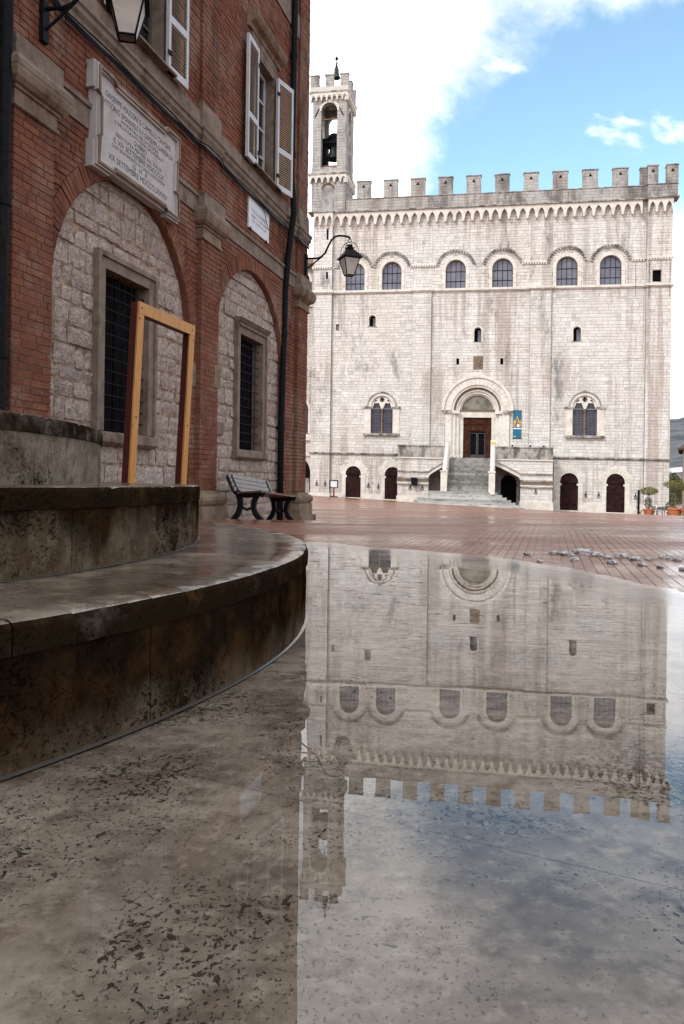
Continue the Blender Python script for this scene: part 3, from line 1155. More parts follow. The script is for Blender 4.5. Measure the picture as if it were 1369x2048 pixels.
# billet string between the hoods
ends = [-3.2, -.78 + .0] + []
spans = [(-3.2, -.85), (6.35, 8.95), (16.8, 19.15), (26.5, 30.05)]
for (u0, u1) in spans:
    m = MB()
    for (p, q) in ((u0, u1),):
        cuts = sorted({p, q} | {c for c in (-1.21, 27.8) if p < c < q})
        for a0, a1 in zip(cuts[:-1], cuts[1:]):
            mid = (a0 + a1) / 2
            e = .30 if (mid < -1.21 or mid > 27.8) else 0
            m.box(FP, a0, a1, 21.42, 21.52, -.02, .13 + e)
            k = a0 + .03
            while k < a1 - .12:
                m.box(FP, k, k + .12, 21.25, 21.42, -.02, .15 + e)
                k += .24
    m.build('string_course', M['pal_trim'], PAL)
# sill string and the ledge over the ground floor, stepping out round the buttresses
def ledge(z0, z1, dn, mat, breaks):
    for (a, b, e) in breaks:
        m = MB().box(FP, a, b, z0 + .10, z1, -.02, e + dn)
        m.box(FP, a + .03, b - .03, z0, z0 + .1005, -.02, e + dn * .55)
        m.build('string_course', mat, PAL)
ledge(18.86, 19.16, .22, M['pal_trim'], [(-3.28, -1.06, .3), (-1.06, 6.55, 0), (6.55, 8.65, .22), (8.65, 17.5, 0), (17.5, 19.7, .22), (19.7, 27.65, 0), (27.65, 30.1, .3)])
ledge(3.22, 3.44, .17, M['pal_dark'], [(-3.28, -1.06, .3), (-1.06, 6.0, 0), (19.7, 27.65, 0), (27.65, 30.1, .3)])
# plinth
for (a, b, e) in [(-3.2, -1.14, .36), (-1.1, .30, .07), (1.95, 4.12, .07), (5.80, 6.2, .07), (22.25, 24.55, .08), (26.3, 27.75, .08), (27.73, 30.02, .38), (19.6, 20.45, .08)]:
    MB().box(FP, a, b, ZB, -.55 if a < 10 else -.72, -.02, e).build('plinth', M['pal_trim'], PAL)

# ground-floor doors
for i, a in enumerate(doors):
    dr = MB().plate(FP, a.loop(), [], .002).build('ground_door', M['dark'], PAL)
    for s in (-1, 1):
        z = door_foot[i] - .6
        while z < a.zs - .01:
            h = min(rng.choice([.34, .42, .5]), a.zs - z)
            wd = rng.choice([.42, .42, .40])
            MB().trap(FP, *(sorted((a.cu + s * a.h, a.cu + s * (a.h + wd))) * 2), z + .006, z + h - .006, -.05, .022).build('jamb_stone', M['pal_trim'], dr)
            z += h
        MB().box(FP, *sorted((a.cu + s * (a.h + .02), a.cu + s * (a.h - .12))), a.zs - .34, a.zs - .16, -.5, .026).build('impost', M['pal_trim'], dr)
    nv = 11
    for q in range(nv):
        a0, a1 = pi * q / nv, pi * (q + 1) / nv
        MB().arc(FP, a.cu, a.zs, a.h, a.h + (.75 if q % 2 else .62), a0 + .008, a1 - .008, -.05, .024, 2).build('voussoir', M['pal_trim'], dr)
    lf = MB()
    npl = 6
    for k in range(npl):
        u0 = a.cu - a.h + .04 + (2 * a.h - .08) * k / npl
        MB().box(FP, u0 + .008, u0 + (2 * a.h - .08) / npl - .008, door_foot[i], a.zs - .36, .001, .012 + .003 * (k % 2)).build('plank', M['wood_door'], dr)
    MB().box(FP, a.cu - a.h + .05, a.cu + a.h - .05, a.zs - .34, a.zs - .22, .001, .016).build('transom', M['wood_door'], dr)
    fan = MB(); fan.arc(FP, a.cu, a.zs - .1, .01, a.h - .04, .02, pi - .02, .001, .007, 12)
    fan.build('fanlight_board', M['wood_door'], dr)
    MB().box(FP, a.cu - a.h, a.cu + a.h, door_foot[i] - .5, door_foot[i] + .02, -.02, .14).build('threshold', M['pal_trim'], dr)

# two-light windows of the main floor
def circ(cu, cz, r, n=16, a0=0, a1=2 * pi):
    return [(cu + r * cos(a0 + (a1 - a0) * i / n), cz + r * sin(a0 + (a1 - a0) * i / n)) for i in range(n)]
for i, a in enumerate(bif):
    win = reveal(FP, a, .0, -.5, M['pal_trim'], PAL, 'window')
    for s in (-1, 1):
        MB().box(FP, *sorted((a.cu + s * a.h, a.cu + s * (a.h + .2))), a.z0, a.zs - .1, -.3, .07).build('jamb', M['pal_trim'], win)
        MB().box(FP, *sorted((a.cu + s * (a.h + .2), a.cu + s * (a.h + .62))), a.z0, a.zs - .1, -.05, .05).build('jamb', M['pal_trim'], win)
    for s in (-1, 1):
        MB().box(FP, *sorted((a.cu + s * (a.h - .06), a.cu + s * (a.h + .75))), a.zs - .10, a.zs + .08, -.3, .15).build('impost', M['pal_dark'], win)
    nv = 15
    for q in range(nv):
        a0, a1 = pi * q / nv, pi * (q + 1) / nv
        MB().arc(FP, a.cu, a.zs + .06, 1.06, 1.34, a0 + .004, a1 - .004, -.3, .05, 2).build('voussoir', M['pal_trim'], win)
    MB().arc(FP, a.cu, a.zs + .06, 1.34, 1.44, 0, pi, -.05, .13, 30).build('hood_mould', M['pal_dark'], win)
    MB().box(FP, a.cu - 1.75, a.cu + 1.75, a.z0 - .22, a.z0, -.3, .30).build('sill', M['pal_dark'], win)
    # tracery: one plate pierced by two cusped lights and a roundel
    zsp = a.zs - .12
    outer = [(a.cu - 1.06, zsp - .02), (a.cu + 1.06, zsp - .02)] + [(a.cu + 1.06 * cos(pi * q / 20), a.zs + .06 + 1.06 * sin(pi * q / 20)) for q in range(21)]
    holes = []
    for s in (-1, 1):
        c0 = a.cu + s * .53
        l = [(c0 - .44, zsp)] + [(c0 + .44, zsp)]
        for q in range(13):                       # trefoil head
            al = pi * q / 12
            rr = .44 * (1 - .16 * abs(sin(1.5 * al * 2)) * (1 if .2 < al < 2.9 else 0))
            l.append((c0 + rr * cos(al), zsp + .02 + .62 * sin(al) * rr / .44))
        holes.append(l)
        sp = [(a.cu + s * .46, a.zs + .66), (a.cu + s * .82, a.zs + .46), (a.cu + s * .62, a.zs + .80)]
        holes.append(sp if s > 0 else sp[::-1])
    holes.append(circ(a.cu, a.zs + .76, .235, 14))
    MB().plate(FP, outer, holes, -.10, -.24).build('tracery', M['pal_trim'], win)
    for uu in (a.cu,):
        cl = MB()
        c = FP(uu, a.z0, -.16)
        hh = zsp - a.z0
        cl.lathe(c, [(.15, 0), (.15, .08), (.11, .16), (.085, .2), (.075, hh - .34), (.09, hh - .30), (.16, hh - .05), (.17, hh)], 12)
        cl.build('colonnette', M['sand_warm'], win)
    for s in (-1, 1):
        MB().box(FP, *sorted((a.cu + s * .06, a.cu + s * 1.04)), a.z0, a.zs + 1.0, -.34, -.32).build('pane', M['glass'], win)
        gr = MB()
        for k in range(1, 8):
            u = a.cu + s * (.06 + .98 * k / 8)
            gr.box(FP, u - .012, u + .012, a.z0, a.zs + .6, -.30, -.28)
        for k in range(1, 20):
            z = a.z0 + k * .145
            gr.box(FP, *sorted((a.cu + s * .07, a.cu + s * 1.04)), z - .012 - (.02 if k % 7 == 0 else 0), z + .012, -.315, -.295)
        gr.build('lattice', M['iron'], win)

# little windows, slits and the stone shield
for a in small:
    r_ = reveal(FP, a, .012, -.7, M['pal_trim'], PAL, 'small_window')
    MB().plate(FP, a.loop(), [], -.62).build('opening', M['dark'], r_)
    MB().arc(FP, a.cu, a.zs, a.h, a.h + .12, 0, pi, -.05, .018, 10).build('voussoir', M['pal_trim'], r_)
    for s in (-1, 1):
        MB().box(FP, *sorted((a.cu + s * a.h, a.cu + s * (a.h + .12))), a.z0, a.zs, -.05, .016).build('jamb', M['pal_trim'], r_)
    MB().box(FP, a.cu - .02, a.cu + .3, a.z0, a.zs + .15, -.6, -.58).build('casement', M['glass'], r_)
for a in slits + sq + tower_slits:
    e = .30 if a in sq + tower_slits else 0
    r_ = reveal(FP, a, e + .012, e - .55, M['pal_trim'], PAL, 'loophole')
    u0, u1, z0, z1 = a.a
    MB().box(FP, u0, u1, z0, z1, e - .30, e - .22).build('opening', M['glass'] if a is slits[2] else M['dark'], r_)  # dark plug close to the face paints in the hole's shade
sh = MB(); sh.box(FP, 12.52, 13.38, 11.52, 12.68, -.02, .04)
sh = sh.build('carved_panel', M['sand_warm'], PAL)
q = MB(); q.plate(FP, [(12.7, 12.5), (12.7, 12.1), (12.95, 11.72), (13.2, 12.1), (13.2, 12.5)][::-1], [], .09, .03); q.build('shield', M['sand_warm'], sh)

# main portal: stepped arches on pilasters
PC, PZ = 12.92, 7.62
PORT = MB().arc(FP, 12.92, 7.62, 3.08, 3.34, 0, pi, -.9, .26, 36).build('portal', M['pal_trim'], PAL)
for s in (-1, 1):
    for (r0, r1, n1, mat_) in ((2.98, 2.42, .14, 0), (2.42, 2.05, -.05, 0), (2.05, 1.72, -.25, 0)):
        MB().box(FP, *sorted((PC + s * r0, PC + s * (r1 + .012))), 3.1, PZ - .26, -.9, n1).build('jamb', M['pal_trim'], PORT)
for s in (-1, 1):
    for (rc, n1, rad) in ((2.42, .0, .10), (2.06, -.2, .10), (1.76, -.38, .09)):
        c = MB(); c.lathe(FP(PC + s * rc, 3.1, n1), [(.16, 0), (.16, .22), (rad, .3), (rad, PZ - .3 - 3.1)], 12)
        c.build('column', M['pal_trim'], PORT)
    MB().box(FP, *sorted((PC + s * 3.12, PC + s * 2.40)), PZ - .26, PZ + .02, -.3, .30).build('capital', M['pal_dark'], PORT)
    MB().box(FP, *sorted((PC + s * 2.41, PC + s * 1.66)), PZ - .30, PZ + .0, -.9, .10).build('capital', M['pal_trim'], PORT)
    MB().box(FP, *sorted((PC + s * 3.10, PC + s * 2.38)), 3.05, 3.42, -.1, .26).build('pedestal', M['pal_trim'], PORT)
nv = 21
for q in range(nv):
    a0, a1 = pi * q / nv, pi * (q + 1) / nv
    MB().arc(FP, PC, PZ, 2.42, 3.08, a0 + .003, a1 - .003, -.4, .14, 2).build('voussoir', M['pal_trim'], PORT)
for (r0, r1, n1, mat_) in ((2.20, 2.44, .02, 'pal_trim'), (2.02, 2.22, -.14, 'sand_warm'), (1.86, 2.04, -.22, 'pal_trim'), (1.64, 1.88, -.36, 'pal_trim')):
    MB().arc(FP, PC, PZ, r0, r1, 0, pi, -.9, n1, 36).build('archivolt', M[mat_], PORT)
MB().arc(FP, PC, PZ + .12, .01, 1.50, 0, pi, -.72, -.66, 30).build('tympanum', M['fresco'], PORT)
MB().arc(FP, PC, PZ, 1.50, 1.66, 0, pi, -.9, -.56, 30).build('archivolt', M['pal_trim'], PORT)
rp = MB()
for k in range(26):
    u = PC - 1.75 + 3.5 * k / 26
    rp.trap(FP, u, u + .11, u + .05, u + .16, PZ - .02, PZ + .16, -.8, -.42)
rp.build('rope_moulding', M['sand_warm'], PORT)
MB().box(FP, PC - 1.75, PC + 1.75, 7.02, PZ - .02, -.9, -.52).build('lintel', M['pal_trim'], PORT)
for s in (-1, 1):
    MB().box(FP, *sorted((PC + s * 1.32, PC + s * 1.74)), 3.1, 7.02, -.9, -.5).build('jamb', M['pal_trim'], PORT)
dm = MB()
dm.box(FP, PC - 1.32, PC - .76, 3.12, 7.02, -.85, -.72); dm.box(FP, PC + .76, PC + 1.32, 3.12, 7.02, -.85, -.72); dm.box(FP, PC - .76, PC + .76, 5.72, 7.02, -.85, -.72)
DOOR = dm.build('main_door', M['wood_portal'], PAL)
def coffer(u0, u1, z0, z1):
    m = MB(); m.plate(FP, [(u0, z0), (u1, z0), (u1, z1), (u0, z1)], [[(u0 + .07, z0 + .07), (u1 - .07, z0 + .07), (u1 - .07, z1 - .07), (u0 + .07, z1 - .07)]], -.66, -.73)
    return m
for k in range(4):
    for z_ in (5.82, 6.42):
        coffer(PC - 1.26 + .64 * k, PC - 1.26 + .64 * k + .58, z_, z_ + .54).build('door_panel', M['wood_portal'], DOOR)
for k in range(4):
    for s in (-1, 1):
        u = PC + s * 1.04
        coffer(u - .25, u + .25, 3.2 + .62 * k, 3.76 + .62 * k).build('door_panel', M['wood_portal'], DOOR)
MB().box(FP, PC - .76, PC + .76, 3.12, 5.72, -1.1, -1.05).build('doorway', M['dark'], PORT)
gd = MB()
for s in (-1, 1):
    gd.plate(FP, [(PC + s * .38 - .36, 3.14), (PC + s * .38 + .36, 3.14), (PC + s * .38 + .36, 5.6), (PC + s * .38 - .36, 5.6)], [[(PC + s * .38 - .27, 3.5), (PC + s * .38 + .27, 3.5), (PC + s * .38 + .27, 5.5), (PC + s * .38 - .27, 5.5)]], -.9, -.95)
gd.build('inner_door', M['win_wood'], PORT)

# ---- corbel table, parapet and merlons
CP = .842
cor = MB()                                        # one pointed corbel arch, shared
def corbel_mesh(w):
    m = MB()
    F0 = Frame((0, 0, 0), (1, 0, 0), (0, -1, 0))
    hw = w / 2
    arch_ = []
    for q in range(9):                            # pointed head between two brackets
        tt = q / 8
        x = -hw * .68 + hw * .68 * tt
        arch_.append((x, .38 + .58 * tt ** .46))
    pts = [(-hw, 1.28), (-hw, .0), (-hw * .86, .0), (-hw * .74, .20)] + [(x, z) for x, z in arch_] + [(-x, z) for x, z in arch_[::-1][1:]] + [(hw * .74, .20), (hw * .86, .0), (hw, .0), (hw, 1.28)]
    m.plate(F0, pts[::-1], [], .40, -.05)
    me = bpy.data.meshes.new('corbel_arch')
    me.from_pydata([tuple(v) for v in m.v], [], m.f)
    bm = bmesh.new(); bm.from_mesh(me); bmesh.ops.recalc_face_normals(bm, faces=bm.faces); bm.to_mesh(me); bm.free()
    me.materials.append(M['pal_trim'])
    return me
RP = FP.rot()
cm = corbel_mesh(CP)
nb = 34
for k in range(nb + 1):
    u = -1.21 + .42 + k * (29.01 - .0) / (nb + .5) * .999
    if u > 27.75: continue
    inst(cm, 'corbel_arch', PAL, Matrix.Translation(FP(u, 25.45, 0)) @ RP)
for u in (-2.72, -2.08, -1.46 - .02):
    inst(cm, 'corbel_arch', PAL, Matrix.Translation(FP(u, 25.45, .30)) @ RP @ Matrix.Diagonal((.76, 1, 1, 1)))
for u in (28.17, 28.87, 29.57):
    inst(cm, 'corbel_arch', PAL, Matrix.Translation(FP(u, 25.45, .30)) @ RP @ Matrix.Diagonal((.83, 1, 1, 1)))
m = MB()
for (a, b, e) in ((-1.0, 27.7, .55), (27.7, 30.42, .86), (-3.6, -1.0, .80)): MB().box(FP, a, b, 26.69, 26.80, -.6, e).build('string_course', M['pal_dark'], PAL)
m = MB()
m.box(FP, .1, 27.72, 26.75, 27.92, -.25, .40); m.box(FP, 27.72, 30.28, 26.75, 27.90, -.25, .70)
m.box(FP, 29.7, 30.28, 26.75, 27.90, -D, -.2); m.box(FP, -3.1, 30.2, 26.75, 27.9, -D - .3, -D + .2)
par = m.build('parapet', M['pal_joint'], PAL)
pb = courses(lambda z: (.1, 27.7), 26.80, 27.90, .275, bl, [], .02, rng)
mm = MB()
for b in pb:
    mm.trap(FP, *b, .38, .42 + rng.uniform(-.01, .01))
for b in courses(lambda z: (27.74, 30.27), 26.80, 27.88, .275, bl, [], .02, rng):
    mm.trap(FP, *b, .68, .72 + rng.uniform(-.01, .01))
mm.build('parapet_blocks', M['pal_weather'], par, kind='stuff')
cp_ = MB(); cp_.box(FP, .1, 27.7, 27.90, 27.97, -.27, .47); cp_.box(FP, 27.68, 30.33, 27.89, 27.96, -.27, .77)
cp_.build('coping', M['pal_dark'], par)
def merlon(F, u0, u1, z0, z1, n0, n1, hole=True, cap=.05):
    m = MB(); m.box(F, u0 + .012, u1 - .012, z0, z1 - .08, n0 + .012, n1 - .015)
    o = m.build('merlon', M['pal_joint'], PAL)
    mm = MB()
    for b in courses(lambda z: (u0, u1), z0, z1 - .09, .27, lambda r, w: r.choice([.4, .55, .7]), [], .022, rng):
        mm.trap(F, *b, n1 - .03, n1 + rng.uniform(-.008, .008))
    for b in courses(lambda z: (n0, n1 - .01), z0, z1 - .09, .27, lambda r, w: .5, [], .022, rng):
        for (uu, s) in ((u1 - .03, 1), (u0 + .03, -1)):
            G = Frame(F(uu, 0, 0), F.N, F.U * s)
            mm.trap(G, *b, 0, .03)
    mm.build('merlon_blocks', M['pal_weather'], o, kind='stuff')
    MB().box(F, u0 - cap, u1 + cap, z1 - .09, z1, n0 - cap, n1 + cap).build('cap_stone', M['pal_dark'], o)
    if hole:
        c = (u0 + u1) / 2
        h = MB(); h.plate(F, [(c - .16, z1 - .66), (c + .16, z1 - .66), (c, z1 - .36)], [], n1 + .011, n1 - .05); h.build('loophole', M['dark'], o)  # raised near-black triangle painted in for a hole's shade
    return o
for k in range(10):
    u = 1.16 + k * 2.622
    merlon(FP, u, u + 1.34, 27.93, 29.67, -.10, .42)
merlon(FP, 27.12, 27.70, 27.93, 29.60, -.10, .42, False)
merlon(FP, 27.72, 28.62, 27.92, 29.66, -.10, .72)
merlon(FP, 29.34, 30.30, 27.92, 29.66, -.10, .72)
# roof behind, and a chimney
rf = MB()
A, B_, C_, E_ = FP(2, 27.4, -1.2), FP(28.5, 27.4, -1.2), FP(28.5, 27.4, -18.5), FP(2, 27.4, -18.5)
T1, T2 = FP(13.5, 30.0, -9.5), FP(19.0, 30.0, -9.5)
rf.add([A, B_, C_, E_, T1, T2], [(0, 1, 5, 4), (1, 2, 5), (2, 3, 4, 5), (3, 0, 4)])
ROOF = rf.build('roof', M['tiles'], PAL)
tl = MB()
for k in range(60):
    f = k / 59
    p0 = A.lerp(B_, f)
    u = 2 + 26.5 * f
    top = T1 if u < 13.5 else (T2 if u > 19 else T1.lerp(T2, (u - 13.5) / 5.5))
    g_ = (u - 2) / 11.5 if u < 13.5 else ((28.5 - u) / 9.5 if u > 19 else 1)
    q0 = p0.lerp(FP(u, 30.0, -9.5), max(.02, min(1, g_)))
    tl.tube([p0 + Vector((0, 0, .05)), q0 + Vector((0, 0, .05))], .11, 5)
tl.build('tile_rows', M['tiles'], ROOF, kind='stuff')
c = MB(); c.box(FP, 5.35, 5.75, 27.2, 28.35, -2.2, -1.7); c.box(FP, 5.22, 5.88, 28.35, 28.55, -2.35, -1.55)
c.build('chimney', M['pal_dark'], ROOF)

# ---- bell tower on the left corner
TU0, TU1, TN0, TN1 = -3.42, .02, -3.2, .30
TD = TN1 - TN0
FT = FP
FS = Frame(FP(TU1, 0, TN1), -FP.N, FP.U)           # the tower's right-hand face: u runs away from the square
m = MB(); m.box(FP, TU0 + .04, TU1 - .04, 26.75, 30.3, TN0, TN1 - .03)
SH = m.build('tower', M['pal_joint'], PAL)
def tower_face(F, u0, u1, shapes, z0, z1):
    mm = MB()
    for b in courses(lambda z: (u0, u1), z0, z1, lambda r: r.choice([.24, .28, .32]), lambda r, w: r.choice([.35, .45, .6, .75]), shapes, .024, rng, .08):
        mm.trap(F, *b, -.03, .012 + rng.uniform(-.012, .012))
    return mm
FF = Frame(FP(0, 0, TN1), FP.U, FP.N)
niche = ArchS(-1.75, .62, 27.2, 29.0, .62)
slit = RectS(-1.86, -1.62, 27.9, 28.9)
tower_face(FF, TU0 + .22, TU1 - 1.15, [niche, slit], 26.8, 29.75).build('tower_blocks', M['pal_weather'], SH, kind='stuff')
tower_face(FF, TU1 - 1.13, TU1, [], 26.8, 29.75).build('tower_blocks', M['pal_weather'], SH, kind='stuff')
tower_face(FS, 0, TD, [], 26.8, 30.3).build('tower_blocks', M['pal_weather'], SH, kind='stuff')
nm = MB()
for b in courses(niche.iv, 27.2, 29.6, .3, lambda r, w: .4, [slit], .02, rng): nm.trap(FF, *b, -.1, -.07)
nm.build('niche_blocks', M['pal_weather'], SH, kind='stuff')
MB().arc(FF, -1.75, 29.0, .55, .70, .25, pi - .25, -.06, .02, 12).build('brick_arch', M['brick'], SH)
MB().box(FF, -1.86, -1.62, 27.9, 28.9, -.08, -.05).build('loophole', M['dark'], SH)
# belfry: four pierced walls
bel = ArchS(-1.72, .80, 31.25, 36.75, .80)
def belfry_wall(F, u0, u1, a, zb, zt, th):
    m = MB(); m.plate(F, [(u0, zb), (u1, zb), (u1, zt), (u0, zt)], [a.loop(16)], -.014, -th); 
    m.plate(F, [(u0, zb), (u1, zb), (u1, zt), (u0, zt)], [a.loop(16)], -th)
    o = m.build('belfry_wall', M['pal_joint'], SH)
    tower_face(F, u0, u1, [ArchS(a.cu, a.h + .0, a.z0, a.zs, a.r + .22)], zb, zt).build('tower_blocks', M['pal_weather'], o, kind='stuff')
    for q in range(11):
        MB().arc(F, a.cu, a.zs, a.r, a.r + .24, pi * q / 11 + .01, pi * (q + 1) / 11 - .01, -.03, .016, 2).build('voussoir', M['pal_trim'], o)
    return o
b0, b1 = TU0 + .06, TU1 - .02
belfry_wall(FF, b0, b1, bel, 30.75, 38.05, .62)
belfry_wall(Frame(FP(0, 0, TN0), FP.U, -FP.N), b0, b1, ArchS(-1.72, .80, 31.25, 36.75), 30.75, 38.05, .62)
FSb = Frame(FP(TU1 - .02, 0, TN1), -FP.N, FP.U)
belfry_wall(FSb, .63, TD - .63, ArchS(TD / 2, .62, 31.25, 36.75, .62), 30.75, 38.05, .62)
belfry_wall(Frame(FP(TU0 + .06, 0, TN1), -FP.N, -FP.U), .63, TD - .63, ArchS(TD / 2, .62, 31.25, 36.75, .62), 30.75, 38.05, .62)
m = MB(); m.box(FP, TU1 - .62, TU1 - .035, 30.75, 38.05, TN1 - .63, TN1 - .02); m.box(FP, TU1 - .62, TU1 - .035, 30.75, 38.05, TN0 + .02, TN0 + .63)
m.build('corner_pier', M['pal'], SH)
e_ = tower_face(FSb, 0.01, .62, [], 30.75, 38.05); e2_ = tower_face(FSb, TD - .62, TD - .01, [], 30.75, 38.05); e_.add(e2_.v, e2_.f); e_.build('tower_blocks', M['pal_weather'], SH, kind='stuff')
m = MB(); m.box(FP, TU0, TU1, 30.6, 31.22, TN0 + .1, TN1 - .1); m.build('belfry_floor', M['pal_dark'], SH)
m = MB(); m.box(FP, b0 + .6, b1 - .6, 31.22, 31.55, TN1 - .5, TN1 - .4); m.build('rail_board', M['sign_red'], SH)
# cornices with small corbels
def tower_cornice(zc, h, pr, ncor, cw):
    m = MB(); m.box(FP, TU0 - pr, TU1 + pr, zc, zc + h, TN0 - pr, TN1 + pr)
    m.build('tower_cornice', M['pal_dark'], SH)
    me = corbel_mesh(cw)
    for k in range(ncor):
        u = TU0 - pr * .4 + (TU1 - TU0 + pr * .8) * (k + .5) / ncor
        inst(me, 'corbel_arch', SH, Matrix.Translation(FP(u, zc - .78, TN1 - .25 + pr * .3)) @ RP @ Matrix.Diagonal((1, 1, .61, 1)))
        RS = Matrix.Translation(FP(TU1 - .25 + pr * .3, zc - .78, TN1 + pr * .4 - (TD + pr * .8) * (k + .5) / ncor)) @ RP @ Matrix.Rotation(radians(90), 4, 'Z') @ Matrix.Diagonal((1, 1, .61, 1))
        inst(me, 'corbel_arch', SH, RS)
tower_cornice(30.42, .20, .26, 6, .62)
m = MB(); m.box(FP, TU0 - .05, TU1 + .05, 30.62, 30.80, TN0 - .05, TN1 + .05); m.build('tower_cornice', M['pal'], SH)
tower_cornice(38.42, .16, .26, 7, .54)
m = MB()
for (a0, a1, n0, n1) in ((TU0 - .16, TU1 + .16, TN1 - .2, TN1 + .16), (TU0 - .16, TU1 + .16, TN0 - .16, TN0 + .2), (TU0 - .16, TU0 + .2, TN0, TN1), (TU1 - .2, TU1 + .16, TN0, TN1)):
    m.box(FP, a0, a1, 38.05, 39.05, n0, n1)
m.build('parapet', M['pal'], SH)
m = MB(); m.box(FP, TU0, TU1, 38.0, 38.1, TN0, TN1); m.build('belfry_roof', M['pal_dark'], SH)
for k in range(3):
    u = TU0 - .16 + k * (3.76 - .80) / 2
    merlon(FP, u, u + .80, 39.05, 40.20, TN1 - .2, TN1 + .16, False, .05)
    merlon(FP, u, u + .80, 39.05, 40.20, TN0 - .16, TN0 + .2, False, .05)
nn_ = TN1 + .16 - (TD + .32) / 2
for un in ((TU1 - .2, TU1 + .16), (TU0 - .16, TU0 + .2)):
    merlon(FP, un[0], un[1], 39.05, 40.20, nn_ - .4, nn_ + .4, False, .05)
# iron ties at the arch springing
for s in (-1, 1):
    q = MB(); q.tube([FF(-1.72 + s * 1.0, 37.0, .05), FF(-1.72 + s * 1.42, 36.2, .05)], .05, 6); q.build('tie_anchor', M['iron'], SH)
q = MB(); q.box(FP, b0 + .62, b1 - .62, 36.0, 36.1, TN1 - .4, TN1 - .3); q.build('tie_beam', M['sand_warm'], SH)
# the great bell, hung inside; the small one over the roof
def bell(name, label, c, R, Hh, extra):
    rt = root(name, label, 'bell', c)
    m = MB(); m.lathe(c, [(R * .05, Hh), (R * .42, Hh * .98), (R * .55, Hh * .86), (R * .60, Hh * .55), (R * .72, Hh * .28), (R * .95, Hh * .07), (R, 0), (R * .93, -.02), (R * .6, Hh * .2)], 20)
    m.build('bell_body', M['bronze'], rt, smooth=True)
    return rt
nc = (TN0 + TN1) / 2
gb = bell('great_bell', 'large green bronze bell hanging inside the tower belfry', FP(-1.62, 32.65, nc), .72, 1.35, 0)
m = MB(); m.box(FP, -2.5, -.75, 34.05, 34.55, nc - .22, nc + .22)
for k in range(9):
    a0 = pi * k / 8
    m.box(FP, -1.62 + .55 * cos(a0) - .12, -1.62 + .55 * cos(a0) + .12, 34.5, 34.7 + .55 * sin(a0), nc - .12, nc + .12)
m.build('headstock', M['iron'], gb)
m = MB()
for s in (-1, 1):
    m.box(FP, -1.72 + s * .95 - .1, -1.72 + s * .95 + .1, 31.2, 34.3, nc - .7, nc - .5); m.box(FP, -1.72 + s * .95 - .1, -1.72 + s * .95 + .1, 31.2, 34.3, nc + .5, nc + .7)
m.box(FP, -2.75, -.7, 34.0, 34.2, nc - .75, nc - .5); m.box(FP, -2.75, -.7, 34.0, 34.2, nc + .5, nc + .75); m.box(FP, -2.75, -.7, 32.0, 32.15, nc - .75, nc - .6)
m.box(FP, -2.75, -2.2, 31.3, 34.6, nc - .3, nc + .5)
m.build('bell_frame', M['iron'], gb)
zt = 40.75
sb = bell('roof_bell', 'small dark bell hung from an iron frame above the tower battlements', FP(-1.45, zt, nc), .40, 1.05, 0)
m = MB(); m.tube([FP(-1.45, zt + 1.0, nc), FP(-1.45, zt + 1.9, nc)], .035, 6)
m.lathe(FP(-1.45, zt + 1.0, nc), [(.1, 0), (.14, .1), (.08, .3), (.03, .5)], 10)
m.build('hanger', M['iron'], sb)
m = MB(); m.lathe(FP(-1.45, zt + 1.75, nc), [(.03, 0), (.14, .1), (.16, .2), (.12, .32), (.03, .38), (.02, .9)], 10); m.build('finial', M['iron'], sb)
m = MB()
for su in (-1, 1):
    for sn in (-1, 1):
        f0 = FP(-1.7 + su * 1.35, 38.1, nc + sn * 1.35)
        m.tube([f0, FP(-1.6 + su * .9, 40.3, nc + sn * .9), FP(-1.5 + su * .42, 41.9, nc + sn * .42), FP(-1.45, zt + 1.6, nc)], .022, 5)
m.build('frame', M['iron'], sb)

# ---- the stair and its flanking terraces
SL, SR = 10.62, 14.28
st = MB(); st.box(FP, SL, SR, 2.0, 3.10, .02, 2.25)
STAIR = st.build('entrance_stair', M['stairs'], PAL)
NS = 13
for k in range(NS):
    zt_ = 3.10 - .234 * (k + 1)
    n1 = 2.25 + .295 * (k + 1)
    MB().box(FP, SL, SR, zt_ - .9, zt_, n1 - .5, n1 + .03).build('step', M['stairs'], STAIR)
for k in range(7):                                  # fan of steps at the foot
    zt_ = .02 - .21 * k
    e = .42 * k
    m = MB()
    pts = [(9.0 - e * .72, 5.3), (9.0 - e * .72, 6.0 + e * .30), (9.9 - e * .5, 6.6 + e * .75), (13.9 + e * .55, 6.6 + e * .75), (15.0 + e * .92, 6.0 + e * .30), (15.0 + e * .92, 5.3)]
    lo = [FP(u, zt_ - .5, n_) for u, n_ in pts]; hi = [FP(u, zt_, n_) for u, n_ in pts]
    m.add(lo + hi, [tuple(range(6, 12))] + [(i, (i + 1) % 6, (i + 1) % 6 + 6, i + 6) for i in range(6)])
    m.build('step', M['fan'], STAIR)
